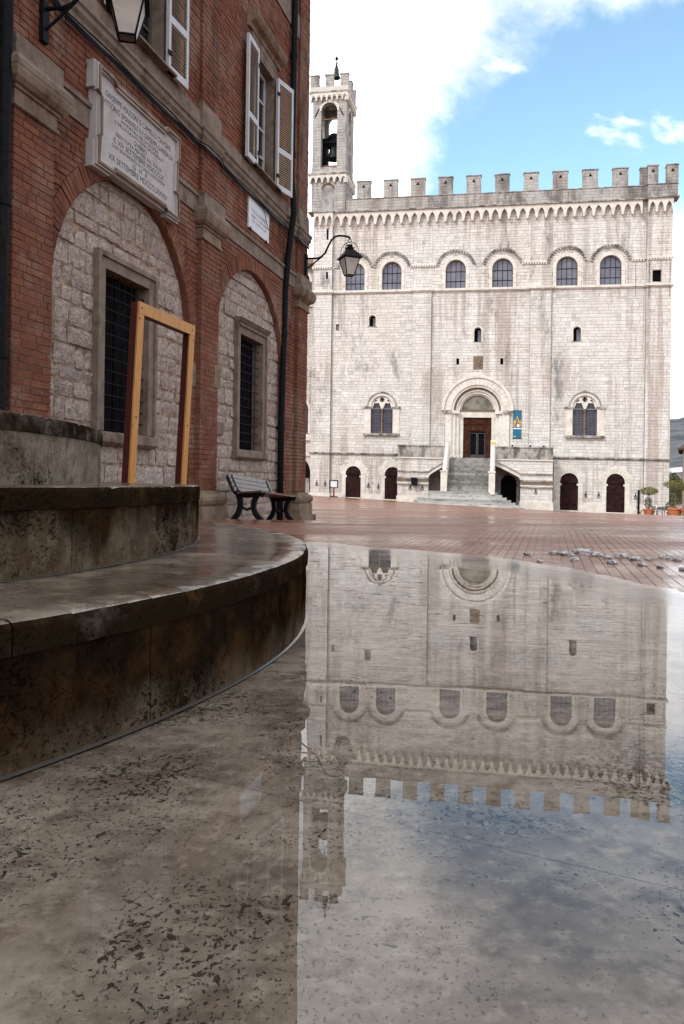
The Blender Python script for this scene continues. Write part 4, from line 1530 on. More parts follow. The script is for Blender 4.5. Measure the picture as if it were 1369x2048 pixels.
for s, u in ((-1, SL - .02), (1, SR + .02)):       # sloping balustrade walls and newels
    m = MB()
    w = .42
    ua, ub_ = sorted((u, u + s * w))
    prof = [(2.3, 3.1), (2.3, 4.12), (2.75, 4.12), (5.85, 1.50), (6.2, 1.50), (6.2, -.1), (5.7, -.1)]
    A_ = [FP(ua, z, n_) for n_, z in prof]; Bq = [FP(ub_, z, n_) for n_, z in prof]
    kk = len(prof)
    m.add(A_ + Bq, [tuple(range(kk)), tuple(range(2 * kk - 1, kk - 1, -1))] + [(i, (i + 1) % kk, (i + 1) % kk + kk, i + kk) for i in range(kk)])
    m.build('balustrade_wall', M['pal_trim'], STAIR)
    m = MB()
    m.box(FP, ua - .06, ub_ + .06, -.15, 1.72, 6.0, 6.34); m.box(FP, ua - .12, ub_ + .12, 1.72, 1.84, 5.94, 6.40)
    m.build('newel', M['pal_trim'], STAIR)
    m = MB(); m.tube([FP((ua + ub_) / 2, 4.16, 2.4), FP((ua + ub_) / 2, 4.16, 2.8), FP((ua + ub_) / 2, 1.56, 5.9)], .2, 6); m.build('handrail', M['pal_trim'], STAIR)
for side in (0, 1):
    a, b = ((5.85, 10.35) if side == 0 else (14.55, 19.75))
    TN = 2.9
    m = MB(); m.box(FP, a, b, 2.55, 3.08, .02, TN - .02)
    T = m.build('terrace', M['pal_joint'], PAL)
    m = MB(); m.box(FP, a, b, 3.06, 4.06, TN - .28, TN + .02)
    if side == 0: m.box(FP, a - .001, a + .26, 3.07, 4.05, .0, TN - .28)
    else: m.box(FP, b - .26, b + .001, 3.07, 4.05, .0, TN - .28)
    m.build('parapet', M['pal_dark'], T)
    MB().box(FP, a - .06, b + .06, 4.06, 4.16, TN - .34, TN + .09).build('coping', M['pal_dark'], T)
    MB().box(FP, a - .05, b + .05, 2.92, 3.04, TN - .1, TN + .12).build('string_course', M['pal_trim'], T)
    # wall below, cut by a rampant arch next to the stair
    p0, p1 = ((a, 8.72) if side == 0 else (16.95, b))
    zf = -1.6 if side == 0 else -2.2
    mm = MB()
    outer = [(a, zf), (p1, zf), (p1, 1.30)] + [(p1 + (b - p1) * q / 6, 1.30 + 1.05 * (q / 6) ** .8) for q in range(1, 7)] + [(b, 2.92), (a, 2.92)] if side == 0 else \
            [(p0, zf), (b, zf), (b, 2.92), (a, 2.92)] + [(a + (p0 - a) * q / 6, 2.45 - 1.10 * (q / 6) ** 1.15) for q in range(7)]
    mm.plate(FP, outer, [], TN - .03, TN - .5)
    mm.build('terrace_wall', M['pal_joint'], T)
    shp = []
    class Ramp:
        def iv(self, z, side=side, p1=p1, p0=p0, a=a, b=b):
            if side == 0:
                if z < 1.30: return (p1, b + 1)
                if z < 2.35: return (p1 + (b - p1) * ((z - 1.3) / 1.05) ** 1.25, b + 1)
            else:
                if z < 1.35: return (a - 1, p0)
                if z < 2.45: return (a - 1, a + (p0 - a) * ((2.45 - z) / 1.10) ** .87)
            return None
    for b_ in courses(lambda z: (a, b), zf, 2.90, lambda r: r.choice([.24, .3, .34]), bl, [Ramp()], .02, rng, .08):
        shp.append(b_)
    mm = MB()
    for b_ in shp: mm.trap(FP, *b_, TN - .05, TN + rng.uniform(-.01, .01), .004)
    mm.build('wall_blocks', M['pal'], T, kind='stuff')
    # arch rib
    rib = []
    for q in range(13):
        f = q / 12
        if side == 0: rib.append((p1 + (b - p1) * f, 1.30 + 1.05 * f ** .8))
        else: rib.append((a + (p0 - a) * f, 2.45 - 1.10 * f ** 1.15))
    mm = MB()
    mm.sweep([[FP(u, z, TN - .3), FP(u, z, TN + .05), FP(u, z + .34, TN + .05), FP(u, z + .34, TN - .3)] for u, z in rib])
    mm.build('arch_rib', M['pal_trim'], T)
    mm = MB()
    mm.sweep([[FP(u, z + .345, TN - .3), FP(u, z + .345, TN + .14), FP(u, z + .44, TN + .14), FP(u, z + .44, TN - .3)] for u, z in rib])
    mm.box(FP, *((a, p1) if side == 0 else (p0, b)), 1.68, 1.78, TN - .1, TN + .12)
    mm.build('arch_hood', M['pal_dark'], T)
    # moulded console course on the pier
    for (z0, z1, e, mat_) in ((1.05, 1.20, .20, 'pal_dark'), (.80, 1.05, .16, 'sand_warm'), (.62, .80, .10, 'pal_trim'), (.50, .62, .14, 'pal_dark')):
        MB().box(FP, p0 - .02, p1 + .02, z0, z1, TN - .3, TN + e).build('console_course', M[mat_], T)
    MB().box(FP, p0 - .06, p1 + .06, zf, -.55 if side == 0 else -.75, TN - .3, TN + .16).build('plinth', M['pal_trim'], T)
    # flat near-black sheet on the wall paints in a doorway's shade
    if side == 1:
        q = ArchS(15.9, .72, zf, .9)
        MB().plate(FP, q.loop(), [], .03).build('doorway', M['dark'], T)
    MB().box(FP, *((p1 - .3, p1 + .0) if side == 0 else (p0, p0 + .3)), zf, 2.6, .02, TN - .5).build('pier_side', M['pal'], T)
# wall lamps and iron rings along the foot of the palace
ringm = MB()
F0 = Frame((0, 0, 0), (1, 0, 0), (0, -1, 0))
ringm.tube([Vector((.11 * sin(2 * pi * k / 12), -.06, -.16 - .11 * cos(2 * pi * k / 12))) for k in range(13)], .025, 5, False)
ringm.box(F0, -.05, .05, -.08, .10, 0, .07); ringm.box(F0, -.018, .018, .1, .3, 0, .03)
rme = bpy.data.meshes.new('tether_ring'); rme.from_pydata([tuple(v) for v in ringm.v], [], ringm.f); rme.materials.append(M['iron'])
for (x, y, n_) in ((634, 968, .32), (651, 968, .32), (737, 972, .02), (757, 974, .02), (821, 975, 2.92), (845, 976, 2.92), (1072, 984, 2.92), (1172, 990, .02), (1198, 991, .02), (1271, 994, .02)):
    u, z = FP.hit(x, y, n_)
    inst(rme, 'tether_ring', PAL, Matrix.Translation(FP(u, z + .1, n_)) @ RP)
q = MB(); u, z = FP.hit(830, 963, 3.1); q.trap(FP, u - .25, u + .25, u - .33, u + .2, z - .36, z + .36, 2.9, 3.5); q.build('flood_lamp', M['iron'], PAL)
q = MB(); u0, _ = FP.hit(1112, 960, .1); q.tube([FP(19.88, -2.4, .1), FP(19.88, 3.2, .1)], .07, 6).build('rain_pipe', M['iron'], PAL); MB().tube([FP(27.4, -2.2, .12), FP(27.4, .6, .12)], .09, 6).build('rain_pipe', M['iron'], PAL)
for (x, y) in ((1025, 892), (1061, 893), (1088, 894)):
    u, z = FP.hit(x, y, 2.8); q = MB(); q.box(FP, u - .08, u + .08, 4.15, 4.32, 2.7, 2.85); q.build('spot_lamp', M['iron'], PAL)
# scaffold-like net wires beside the right upper window
for u in (26.85, 28.0, 29.75):
    MB().tube([FP(u, 17.9, .42), FP(u, 21.1, .42)], .02, 4).build('lightning_wire', M['iron'], PAL)

# ---- lower wing on the left, mostly hidden by the brick building
WG = root('arcaded_wing', 'low tiled wing with a loggia arch adjoining the left side of the white palace', 'building', FP(-6.5, -1.0, -.3))
wa = [ArchS(-4.55, .95, 18.2, 20.35), ArchS(-4.6, 1.05, 5.25, 7.6), ArchS(-5.0, 1.75, ZB, 1.35)]
FW = Frame(FP(0, 0, -.25), FP.U, FP.N)
m = MB(); m.plate(FW, [(-12, ZB), (-3.10, ZB), (-3.10, 21.9), (-12, 21.9)], [wa[0].loop(), wa[1].loop()], -.015)
m.box(FW, -12, -3.2, ZB, 21.8, -9, -1.4)
m.build('wall', M['pal_joint'], WG)
mm = MB()
for b in courses(lambda z: (-12, -3.14), ZB, 21.9, rh, bl, [ArchS(a.cu, a.h + .2, a.z0, a.zs) for a in wa], .022, rng, .08): mm.trap(FW, *b, -.03, .012 + rng.uniform(-.01, .01))
mm.build('stone_blocks', M['pal'], WG, kind='stuff')
for i, a in enumerate(wa):
    fr_ = MB().arc(FW, a.cu, a.zs, a.h, a.h + .24, 0, pi, -.05, .05, 20)
    for s in (-1, 1): fr_.box(FW, *sorted((a.cu + s * a.h, a.cu + s * (a.h + .22))), max(a.z0, -1.2), a.zs, -.05, .045)
    o = fr_.build('arch', M['pal_trim'], WG)
    if i < 2:
        reveal(FW, a, .0, -.6, M['pal_trim'], o)
    MB().plate(FW, a.loop(), [], -.55 if i < 2 else .004).build('opening', M['dark'] if i != 1 else M['glass'], o)  # lowest arch is solid; its flat dark sheet paints in shaded depth
    if i == 1:
        gr = MB()
        for k in range(1, 8): gr.box(FW, a.cu - a.h + k * a.h / 4 - .02, a.cu - a.h + k * a.h / 4 + .02, a.z0, a.zs + .7, -.5, -.46)
        for k in range(1, 12): gr.box(FW, a.cu - a.h, a.cu + a.h, a.z0 + k * .3 - .015, a.z0 + k * .3 + .015, -.51, -.47)
        gr.build('grille', M['iron'], o)
    if i == 2:
        MB().box(FW, -6.7, -3.3, .85, .95, .0, .06).build('beam', M['iron'], o)
        for k in range(3): MB().box(FW, -3.75 - .5 * k, -3.35 - .5 * k, -1.2, .85, .005, .03).build('gate_leaf', M['wood_door'] if k else M['pal_dark'], o)
m = MB(); m.box(FW, -12, -3.14, 17.75, 18.05, -.02, .2); m.box(FW, -12, -3.14, 4.55, 4.8, -.02, .25); m.box(FW, -12, -3.14, 3.0, 3.2, -.02, .15); m.build('string_course', M['pal_trim'], WG)
m = MB(); m.add([FW(-12, 21.75, .6), FW(-3.15, 21.75, .6), FW(-3.15, 24.2, -6), FW(-12, 24.2, -6), FW(-12, 21.6, .6), FW(-3.15, 21.6, .6), FW(-3.15, 24.0, -6), FW(-12, 24.0, -6)], [(0, 1, 2, 3), (4, 5, 6, 7), (0, 1, 5, 4), (1, 2, 6, 5)])
rw = m.build('roof', M['tiles'], WG)
tl = MB()
for k in range(36):
    u = -11.9 + 8.7 * k / 35
    tl.tube([FW(u, 21.80, .68), FW(u, 24.25, -6)], .10, 5)
tl.build('tile_rows', M['tiles'], rw, kind='stuff')

# ------------------------------------------------------------------ the brick building on the left
BLD = root('brick_building', 'red brick building with stone filled arches, shutters and sandstone cornices', 'building', FL(-6, -.3, 0))
TOP, T0, T1 = 15.0, -16.0, .15
TB = -38.0                                        # unseen length added to keep the sun off the foreground
arches = [ArchS(-7.11, 1.70, -.6, 2.48), ArchS(-2.88, 1.68, -.6, 2.52)]
wl_ = [(-7.68, -6.60, 1.08, 3.03), (-3.36, -2.26, 1.05, 3.04)]            # grated windows
up_ = [(-7.46, -6.44, 6.02, 8.0), (-3.05, -2.03, 6.02, 8.05), (-11.9, -10.9, 6.02, 8.0)]
pil = [(-9.55, -8.90), (-5.22, -4.57), (-.50, .15), (-13.9, -13.25)]
RING = .25
cutL = [ArchS(a.cu, a.h, a.z0, a.zs, a.r + RING) for a in arches] + [ArchS(a.cu, a.h + .0, a.z0, a.zs) for a in arches] + \
       [RectS(a - .16, b + .16, 5.9, d + .18) for a, b, c, d in up_] + [RectS(T0, T1, 4.47, 4.79), RectS(T0, T1, 5.52, 6.02), RectS(T0, T1, 9.6, 10.1)]
# widen each cut below the springing for the brick ring's feet
m = MB()
m.plate(FL, [(T0, -.9), (T1, -.9), (T1, TOP), (T0, TOP)], [a.loop(24) for a in arches] + [RectS(*(a, b, c, d)).loop() for a, b, c, d in [(u[0], u[1], u[2], u[3]) for u in up_]], -.014)
m.build('wall_core', M['mortar'], BLD)
m = MB(); m.box(FL, TB, T0 + .01, -.9, TOP, -9, -.016); m.build('wall', M['brick'], BLD)  # plain unseen stretch, added as a sun block
m = MB(); m.box(FL, T0, T1 - .02, -.9, TOP, -9, -1.0)
m.build('body', M['mortar'], BLD)
m = MB(); m.box(FL, T1 - .42, T1 - .01, -.9, TOP, -9, -.02); m.box(FL, T0, T0 + .3, -.9, TOP, -1.0, -.02); m.box(FL, T0, T1, TOP - .3, TOP + .02, -1.1, .02)
m.build('end_wall', M['brick'], BLD)
# end wall bricks (round the corner)
FE = Frame(FL(T1, 0, 0), -FL.N, FL.U)
rng = random.Random(5)
def brow(r, row): return .262 if row % 2 else .262
mm = MB()
for b in courses(lambda z: (0, 3.0), -.5, 11.0, .0745, lambda r, w: .262, [], .011, rng): mm.trap(FE, *b, -.03, .006 + rng.uniform(-.004, .004))
mm.build('brick_courses', M['brick'], BLD, kind='stuff')
# main courses
def ln(r, row):
    return r.choice([.262, .262, .262, .13]) * r.uniform(.96, 1.04)
bl_ = courses(lambda z: (T0 if z > 3 else T0 + 4, T1 - .0), -.6, 12.5, .0745, ln, cutL, .011, rng, .03)
ubk = unit_blocks(M['brick'], 'brick', 6, .035)
place_courses(FL, bl_, -.035, .004, M['brick'], BLD, 'brick', 'brick_courses', .005, 300, .003, ubk,
              score=lambda x, y: 1.0 if (x > 22 and y < 790 and not (180 < x < 360 and 100 < y < 455)) else 0.0)
# plain upper courses nobody sees but the water
# pilasters of brick, standing a little proud
for (a, b) in pil:
    for (z0, z1, pr) in ((.30, 4.14, .085), (6.16, 12.5, .05), (4.79, 5.52, .06)):
        c = MB(); c.box(FL, a + .012, b - .012, z0, z1, -.02, pr - .012)
        o = c.build('pilaster', M['mortar'], BLD)
        if b < -13: continue
        mm = MB()
        for bb in courses(lambda z: (a, b), z0, z1, .0745, ln, [], .011, rng, .03): mm.trap(FL, *bb, pr - .04, pr + rng.uniform(-.004, .004))
        for (u, s) in ((a, -1), (b, 1)):
            G = Frame(FL(u - s * .03, 0, 0), FL.N, FL.U * s)
            for bb in courses(lambda z: (0.0, pr), z0, z1, .0745, lambda r, w: .2, [], .011, rng, .02): mm.trap(G, *bb, 0, .031)
        mm.build('brick_courses', M['brick'], o, kind='stuff')

def wrap(F, t0, t1, nb, prof, nw=-.01, left=True, right=True):
    """a moulding carried round a pilaster: prof is (projection, z)"""
    m = MB()
    rings = []
    for (d, z) in prof:
        rings.append([F(t0 - d, z, nw), F(t0 - d, z, nb + d), F(t1 + d, z, nb + d), F(t1 + d, z, nw)])
    m.sweep(rings, close=False)
    m.add(rings[0], [(0, 1, 2, 3)]); m.add(rings[-1], [(0, 1, 2, 3)])
    return m
def run(F, t0, t1, prof):
    """a straight moulding: prof is (n, z)"""
    m = MB()
    m.sweep([[F(t, z, n) for n, z in prof] for t in (t0, t1)])
    k = len(prof)
    m.add([F(t0, z, n) for n, z in prof], [tuple(range(k))]); m.add([F(t1, z, n) for n, z in prof], [tuple(range(k))])
    return m
for i, (a, b) in enumerate(pil):
    cap = wrap(FL, a, b, .085, [(.02, 4.10), (.035, 4.11), (.035, 4.14), (.015, 4.15), (.015, 4.27), (.04, 4.275), (.045, 4.30), (.075, 4.31), (.115, 4.35), (.135, 4.41), (.135, 4.44)])
    o = cap.build('capital', M['sand_warm'], BLD)
    wrap(FL, a, b, .085, [(.14, 4.442), (.14, 4.50), (.11, 4.56), (.06, 4.575), (.06, 4.78), (.03, 4.80)]).build('abacus', M['sand'], o)
    zo = 0 if i != 2 else -.06
    bs = wrap(FL, a, b, .085, [(.0, .34 + zo), (.04, .335 + zo), (.045, .30 + zo), (.09, .29 + zo), (.125, .25 + zo), (.135, .20 + zo), (.12, .15 + zo), (.09, .115 + zo), (.10, .11 + zo)])
    o = bs.build('pilaster_base', M['sand_warm'], BLD)
    wrap(FL, a, b, .085, [(.12, .112 + zo), (.12, -.10 + zo), (.12, -.13 + zo)]).build('plinth', M['sand_warm'], o)
    wrap(FL, a, b, .085, [(.19, -.13 + zo), (.19, -.30 + zo), (.19, -.8)]).build('plinth', M['sand_warm'], o)
    # cornice breaks forward above
    wrap(FL, a, b, .05, [(.02, 5.50), (.03, 5.58), (.065, 5.64), (.07, 5.70), (.09, 5.72), (.09, 5.76), (.03, 5.78), (.025, 6.10), (.015, 6.16), (.0, 6.17)]).build('cornice_break', M['sand'], BLD)
# string course, cornice in separate stones
edges = sorted([T0, T1] + [x for p in pil for x in p])
gaps = [(-13.25, -9.55), (-8.90, -5.22), (-4.57, -.50)]
for (a, b) in gaps:
    n = 3
    for k in range(n):
        u0, u1 = a + (b - a) * k / n + .004, a + (b - a) * (k + 1) / n - .004
        run(FL, u0, u1, [(-.03, 4.475), (.022, 4.475), (.022, 4.71), (.05, 4.715), (.055, 4.76), (.02, 4.79), (-.03, 4.79)]).build('string_stone', M['sand'], BLD)
        run(FL, u0, u1, [(-.03, 5.525), (.03, 5.525), (.04, 5.60), (.075, 5.64), (.08, 5.70), (.105, 5.72), (.105, 5.755), (.04, 5.775), (.035, 6.00), (-.03, 6.00)]).build('cornice_stone', M['sand'], BLD)
run(FL, T0, T1 + .01, [(-.03, 9.62), (.03, 9.62), (.03, 10.08), (-.03, 10.08)]).build('cornice', M['sand'], BLD)

# arches: brick rings and their stone filling
vb = MB()
for a in arches:
    hold = MB().arc(FL, a.cu, a.zs, a.r + .008, a.r + RING - .004, 0, pi, -.2, -.012, 40)
    ring = hold.build('arch_ring', M['mortar'], BLD)
    nbk = 78
    me = ubk
    for q in range(nbk):
        al = pi * (q + .5) / nbk
        rr = a.r + RING / 2
        c = FL(a.cu + rr * cos(al), a.zs + rr * sin(al), -.09 + rng.uniform(-.003, .003))
        Rr = FL.rot() @ Matrix.Rotation(-(al - pi / 2), 4, 'Y')
        w = pi * rr / nbk - .011
        inst(me[q % 6], 'arch_brick', ring, Matrix.Translation(c) @ Rr @ Matrix.Diagonal((w, .20, RING - .012, 1)))
    # soffit of the recess, under the ring
    reveal(FL, a, -.01, -.16, M['brick'], ring, 'soffit')

REC = -.075
def rubble(F, b, nb, nf, r):
    """one rough stone: its face is a grid pushed about, its arrises rounded"""
    a0, b0, a1, b1, z0, z1 = b
    L_, h_ = max(b0 - a0, b1 - a1), z1 - z0
    nu, nz_ = (5, 4) if L_ > .22 else (4, 4)
    seed = r.uniform(0, 100)
    tilt, dome = r.uniform(-.012, .012), r.uniform(.0, .008)
    g_ = []
    for j in range(nz_ + 1):
        fz = j / nz_
        for i in range(nu + 1):
            fu = i / nu
            lo = a0 + (a1 - a0) * fz; hi = b0 + (b1 - b0) * fz
            edge = min(fu, 1 - fu) * L_, min(fz, 1 - fz) * h_
            rim = min(edge) < 1e-6
            n_ = nf + dome * (1 - abs(2 * fu - 1)) + tilt * (fz - .5) * 2 + .011 * noise.noise(Vector((seed + fu * L_ * 14, fz * h_ * 14, seed)))
            if rim: n_ -= .007 + .006 * r.random()
            ju = (r.uniform(-.012, .012) if 0 < i < nu else r.uniform(.0, .010) * (1 if i == 0 else -1))
            jz = (r.uniform(-.01, .01) if 0 < j < nz_ else r.uniform(.0, .009) * (1 if j == 0 else -1))
            if rim and (i in (0, nu)) and (j in (0, nz_)):
                ju *= 1.8; jz *= 1.8
            g_.append(F(lo + (hi - lo) * fu + ju, z0 + h_ * fz + jz, n_))
    m = MB()
    m.v = g_
    S = nu + 1
    for j in range(nz_):
        for i in range(nu):
            m.f.append((j * S + i, j * S + i + 1, (j + 1) * S + i + 1, (j + 1) * S + i))
    rim = [i for i in range(nu)] + [j * S + nu for j in range(nz_)] + [nz_ * S + i for i in range(nu, 0, -1)] + [j * S for j in range(nz_, 0, -1)]
    k = len(m.v)
    for i in rim:
        m.v.append(m.v[i] - F.N * (nf - nb))
    q = len(rim)
    for i in range(q):
        m.f.append((rim[i], k + i, k + (i + 1) % q, rim[(i + 1) % q]))
    return m
for ai, a in enumerate(arches):
    w0 = wl_[ai]
    m = MB(); m.plate(FL, a.loop(24), [RectS(*w0).loop()], REC - .018)
    inf = m.build('arch_filling', M['rubble_mortar'], BLD)
    rr = random.Random(21 + ai)
    st_ = courses(lambda z: a.iv(z), -.5, a.zs + a.r, lambda r: r.choice([.15, .19, .22, .25, .28]), lambda r, row: r.choice([.2, .28, .34, .42, .5]) * r.uniform(.9, 1.1),
                  [RectS(w0[0] - .16, w0[1] + .16, w0[2] - .14, w0[3] + .16)], .011, rr, .05)
    for b in st_:
        if b[5] < -.35: continue
        rubble(FL, (b[0], b[1], b[2], b[3], b[4] + rr.uniform(-.006, .012), b[5] + rr.uniform(-.012, .006)), REC - .06, REC + rr.uniform(-.010, .008), rr).build('stone', M['rubble'], inf, smooth=False)
    # grated window
    u0, u1, z0, z1 = w0
    fr = MB()
    def band(o_, i_, nf_, nb_):
        return MB().plate(FL, [(u0 - o_, z0 - .0), (u1 + o_, z0 - .0), (u1 + o_, z1 + o_), (u0 - o_, z1 + o_)], [[(u0 - i_, z0 + .0), (u1 + i_, z0 + .0), (u1 + i_, z1 + i_), (u0 - i_, z1 + i_)]] if 0 else [], nf_, nb_)
    def frame_u(o_, i_, n0, n1):
        q = MB()
        q.box(FL, u0 - o_, u0 - i_, z0, z1 + i_, n0, n1); q.box(FL, u1 + i_, u1 + o_, z0, z1 + i_, n0, n1); q.box(FL, u0 - o_, u1 + o_, z1 + i_, z1 + o_, n0, n1)
        return q
    W_ = frame_u(.13, .0, REC - .17, REC + .045).build('grated_window', M['sand'], BLD)
    frame_u(.19, .13, REC - .1, REC + .075).build('architrave', M['sand'], W_)
    if ai == 1:
        run(FL, u0 - .2, u1 + .2, [(REC - .05, z1 + .19), (REC + .09, z1 + .19), (REC + .14, z1 + .25), (REC - .05, z1 + .27)]).build('drip_mould', M['sand'], W_)
    run(FL, u0 - .22, u1 + .2, [(REC - .4, z0 - .17), (REC + .05, z0 - .17), (REC + .10, z0 - .13), (REC + .10, z0 - .03), (REC + .02, z0), (REC - .4, z0)]).build('sill', M['sand'], W_)
    q = MB(); q.box(FL, u0 - .02, u1 + .02, z0 - .02, z1 + .02, REC - .20, REC - .16); q.build('window_back', M['dark'], W_)
    nv_, nh_ = 7, 13
    for k in range(1, nv_):
        u = u0 + (u1 - u0) * k / nv_
        q = MB(); q.tube([FL(u, z0, REC - .05), FL(u, z1, REC - .05)], .0075, 5); q.build('bar', M['iron'], W_)
    for k in range(1, nh_):
        z = z0 + (z1 - z0) * k / nh_
        q = MB(); q.tube([FL(u0, z, REC - .035), FL(u1, z, REC - .035)], .0075, 5); q.build('bar', M['iron'], W_)
    # inner casement, its near-black colour painting in the interior shade
    q = MB(); q.box(FL, (u0 + u1) / 2 - .04, (u0 + u1) / 2 + .04, z0, z1, REC - .17, REC - .13); q.build('casement', M['dark'], W_)
# odd corner stones set in the brick jambs
for (u0, u1, z0, z1, n) in ((-8.98, -8.74, 2.05, 2.45, .012), (-5.42, -5.2, 1.9, 2.25, .012), (-4.72, -4.5, 1.95, 2.3, .095), (-.62, -.5, 1.6, 1.9, .012), (-1.2, -.85, 2.4, 2.7, -.02), (-4.35, -4.0, 1.25, 1.45, REC + .03)):
    MB().box(FL, u0, u1, z0, z1, -.12, n).build('quoin_stone', M['sand_warm'] if n > 0 else M['sand'], BLD)

# upper windows with their shutters
def shutter(u_h, s, z0, z1, w, ang, par):
    """hinged at u_h, leaf running to side s, ang out from the wall"""
    d = FL.U * s * cos(ang) + FL.N * sin(ang)
    nn_ = (FL.N * cos(ang) - FL.U * s * sin(ang))
    F = Frame(FL(u_h, 0, .075), d, nn_)
    q = MB()
    zm = z0 + (z1 - z0) * .36
    q.box(F, 0, .055, z0, z1, 0, .05); q.box(F, w - .055, w, z0, z1, 0, .05)
    for (p, r_) in ((z0, z0 + .10), (zm - .05, zm + .05), (z1 - .09, z1)):
        q.box(F, .055, w - .055, p, r_, 0.001, .049)
    o = q.build('shutter', M['shut_frame'], par)
    sl_ = MB()
    for (p, r_) in ((z0 + .10, zm - .05), (zm + .05, z1 - .09)):
        k = int((r_ - p) / .042)
        for i in range(k):
            z = p + (r_ - p) * (i + .5) / k
            sl_.add([F(.055, z - .022, .044), F(w - .055, z - .022, .044), F(w - .055, z + .016, .008), F(.055, z + .016, .008),
                     F(.055, z - .015, .046), F(w - .055, z - .015, .046), F(w - .055, z + .023, .010), F(.055, z + .023, .010)],
                    [(0, 1, 2, 3), (4, 5, 6, 7), (0, 1, 5, 4), (2, 3, 7, 6)])
    sl_.build('louvres', M['louvre'], o, kind='stuff')
    hw = MB()
    for z in (z0 + .25, z1 - .3):
        hw.box(F, -.03, .05, z - .03, z + .03, .05, .065)
    hw.build('hinge', M['iron'], o)
    return o
for i, (u0, u1, z0, z1) in enumerate(up_):
    q = MB()
    q.box(FL, u0 - .15, u0, z0 - .02, z1, -.35, .03); q.box(FL, u1, u1 + .15, z0 - .02, z1, -.35, .03); q.box(FL, u0 - .15, u1 + .15, z1, z1 + .17, -.35, .03)
    Wn = q.build('shuttered_window', M['sand'], BLD)
    run(FL, u0 - .30, u1 + .30, [(-.02, z1 + .30), (.05, z1 + .30), (.07, z1 + .36), (.15, z1 + .40), (.19, z1 + .46), (.21, z1 + .52), (.02, z1 + .56), (-.02, z1 + .56)]).build('hood', M['sand_warm'], Wn)
    MB().box(FL, u0 - .12, u1 + .12, z1 + .17, z1 + .30, -.02, .035).build('frieze', M['sand'], Wn)
    MB().box(FL, u0 - .18, u1 + .18, z0 - .03, z0 - .0, -.35, .16).build('sill', M['sand'], Wn)
    MB().box(FL, u0, u1, z0, z1, -.42, -.40).build('window_back', M['dark'], Wn)
    c_ = (u0 + u1) / 2
    for s in (-1, 1):
        a_, b_ = sorted((c_ + s * .01, c_ + s * .49))
        sh_ = MB(); sh_.plate(FL, [(a_, z0), (b_, z0), (b_, z1), (a_, z1)], [[(a_ + .05, z0 + .08), (b_ - .05, z0 + .08), (b_ - .05, z1 - .06), (a_ + .05, z1 - .06)]], -.13, -.18)
        for k in (1, 2, 3):
            z = z0 + (z1 - z0) * k / 4
            sh_.box(FL, a_ + .05, b_ - .05, z - .018, z + .018, -.175, -.135)
        so = sh_.build('sash', M['win_wood'] if i != 1 else M['shut_frame'], Wn)
        for k in range(4):
            za, zb = z0 + .08 + (z1 - z0 - .14) * k / 4, z0 + .08 + (z1 - z0 - .14) * (k + 1) / 4
            MB().box(FL, a_ + .05, b_ - .05, za + .01, zb - .01, -.165, -.16).build('pane', M['pane'], so)
    shutter(u0, -1, z0 - .03, z1 + .02, .54, radians(2), Wn)
    shutter(u1, 1, z0 - .03, z1 + .02, .54, radians(14 if i == 1 else 3), Wn)

# rain pipes
def pipe(pts, r, name, mat, lab, rings):
    rt = root(name, lab, 'pipe', pts[0])
    m = MB(); m.tube(pts, r, 14); m.build('pipe_run', mat, rt, smooth=True)
    for p in rings:
        q = MB(); q.lathe(p, [(r, -.05), (r * 1.22, -.05), (r * 1.22, .05), (r, .05)], 14); q.build('collar', mat, rt)
        q = MB(); q.tube([p, p - FL.N * .12], .02, 5); q.build('bracket', M['iron'], rt)
    return rt
def pp(t, z, n): return FL(t, z, n)
rp_ = pipe([pp(-1.32, -.25, .02), pp(-1.31, 1.6, .02), pp(-1.25, 4.3, .05), pp(-1.25, 4.9, .09), pp(-1.25, 5.35, .14), pp(-1.25, 5.75, .20), pp(-1.2, 6.1, .17), pp(-1.12, 6.5, .10), pp(-1.0, 11.0, .09), pp(-.95, 15, .09)], .062,
     'drainpipe', M['iron'], 'dark iron drainpipe beside the far corner of the brick building, over the bench', [pp(-1.31, 1.55, .02), pp(-1.27, 3.4, .04), pp(-1.10, 7.0, .10), pp(-1.05, 9.0, .09)])
pn = .09
h0, h1, h2 = FL.hit(-2, 790, pn), FL.hit(6, 400, pn), FL.hit(14, 20, pn)
pipe([pp(h0[0], -.2, pn), pp(h0[0], h0[1], pn), pp(h1[0], h1[1], pn), pp(h2[0], h2[1], pn), pp(h2[0] + .05, 15, pn)], .062,
     'drainpipe', M['iron'], 'dark iron drainpipe next to the bracket lamp above the round steps', [pp(h0[0], h0[1] + .4, pn), pp(h1[0], h1[1], pn)])
# cables slung under the cornice
for k, (dz, dn, rr) in enumerate(((0, 0, .016), (-.035, .012, .012), (.02, .03, .010))):
    q = MB()
    pts = []
    for i in range(70):
        t = -13 + 13.1 * i / 69
        inpil = any(a - .06 < t < b + .06 for a, b in pil)
        pts.append(FL(t, 5.485 + dz + .012 * sin(t * 4 + k) + .01 * noise.noise(Vector((t * 2, k, 0))), (.10 if inpil else .05) + dn))
    q.tube(pts, rr, 5)
    o = q.build('cable', M['iron'], None); tag(o, ('thickest black cable strung under the cornice of the brick building', 'middle black cable hanging lowest under the cornice of the brick building', 'thinnest black cable standing farthest out under the brick building cornice')[k], 'cable', 'cables under the brick building cornice')
q = MB(); q.tube([FL(-2.72 + .5 * f, 5.46 - .28 * f + .06 * sin(f * 6), .04 + .02 * sin(f * 3)) for f in [i / 8 for i in range(9)]], .006, 5)
tag(q.build('loose_wire', M['iron'], None), 'thin loose wire drooping over the small white street sign', 'wire')

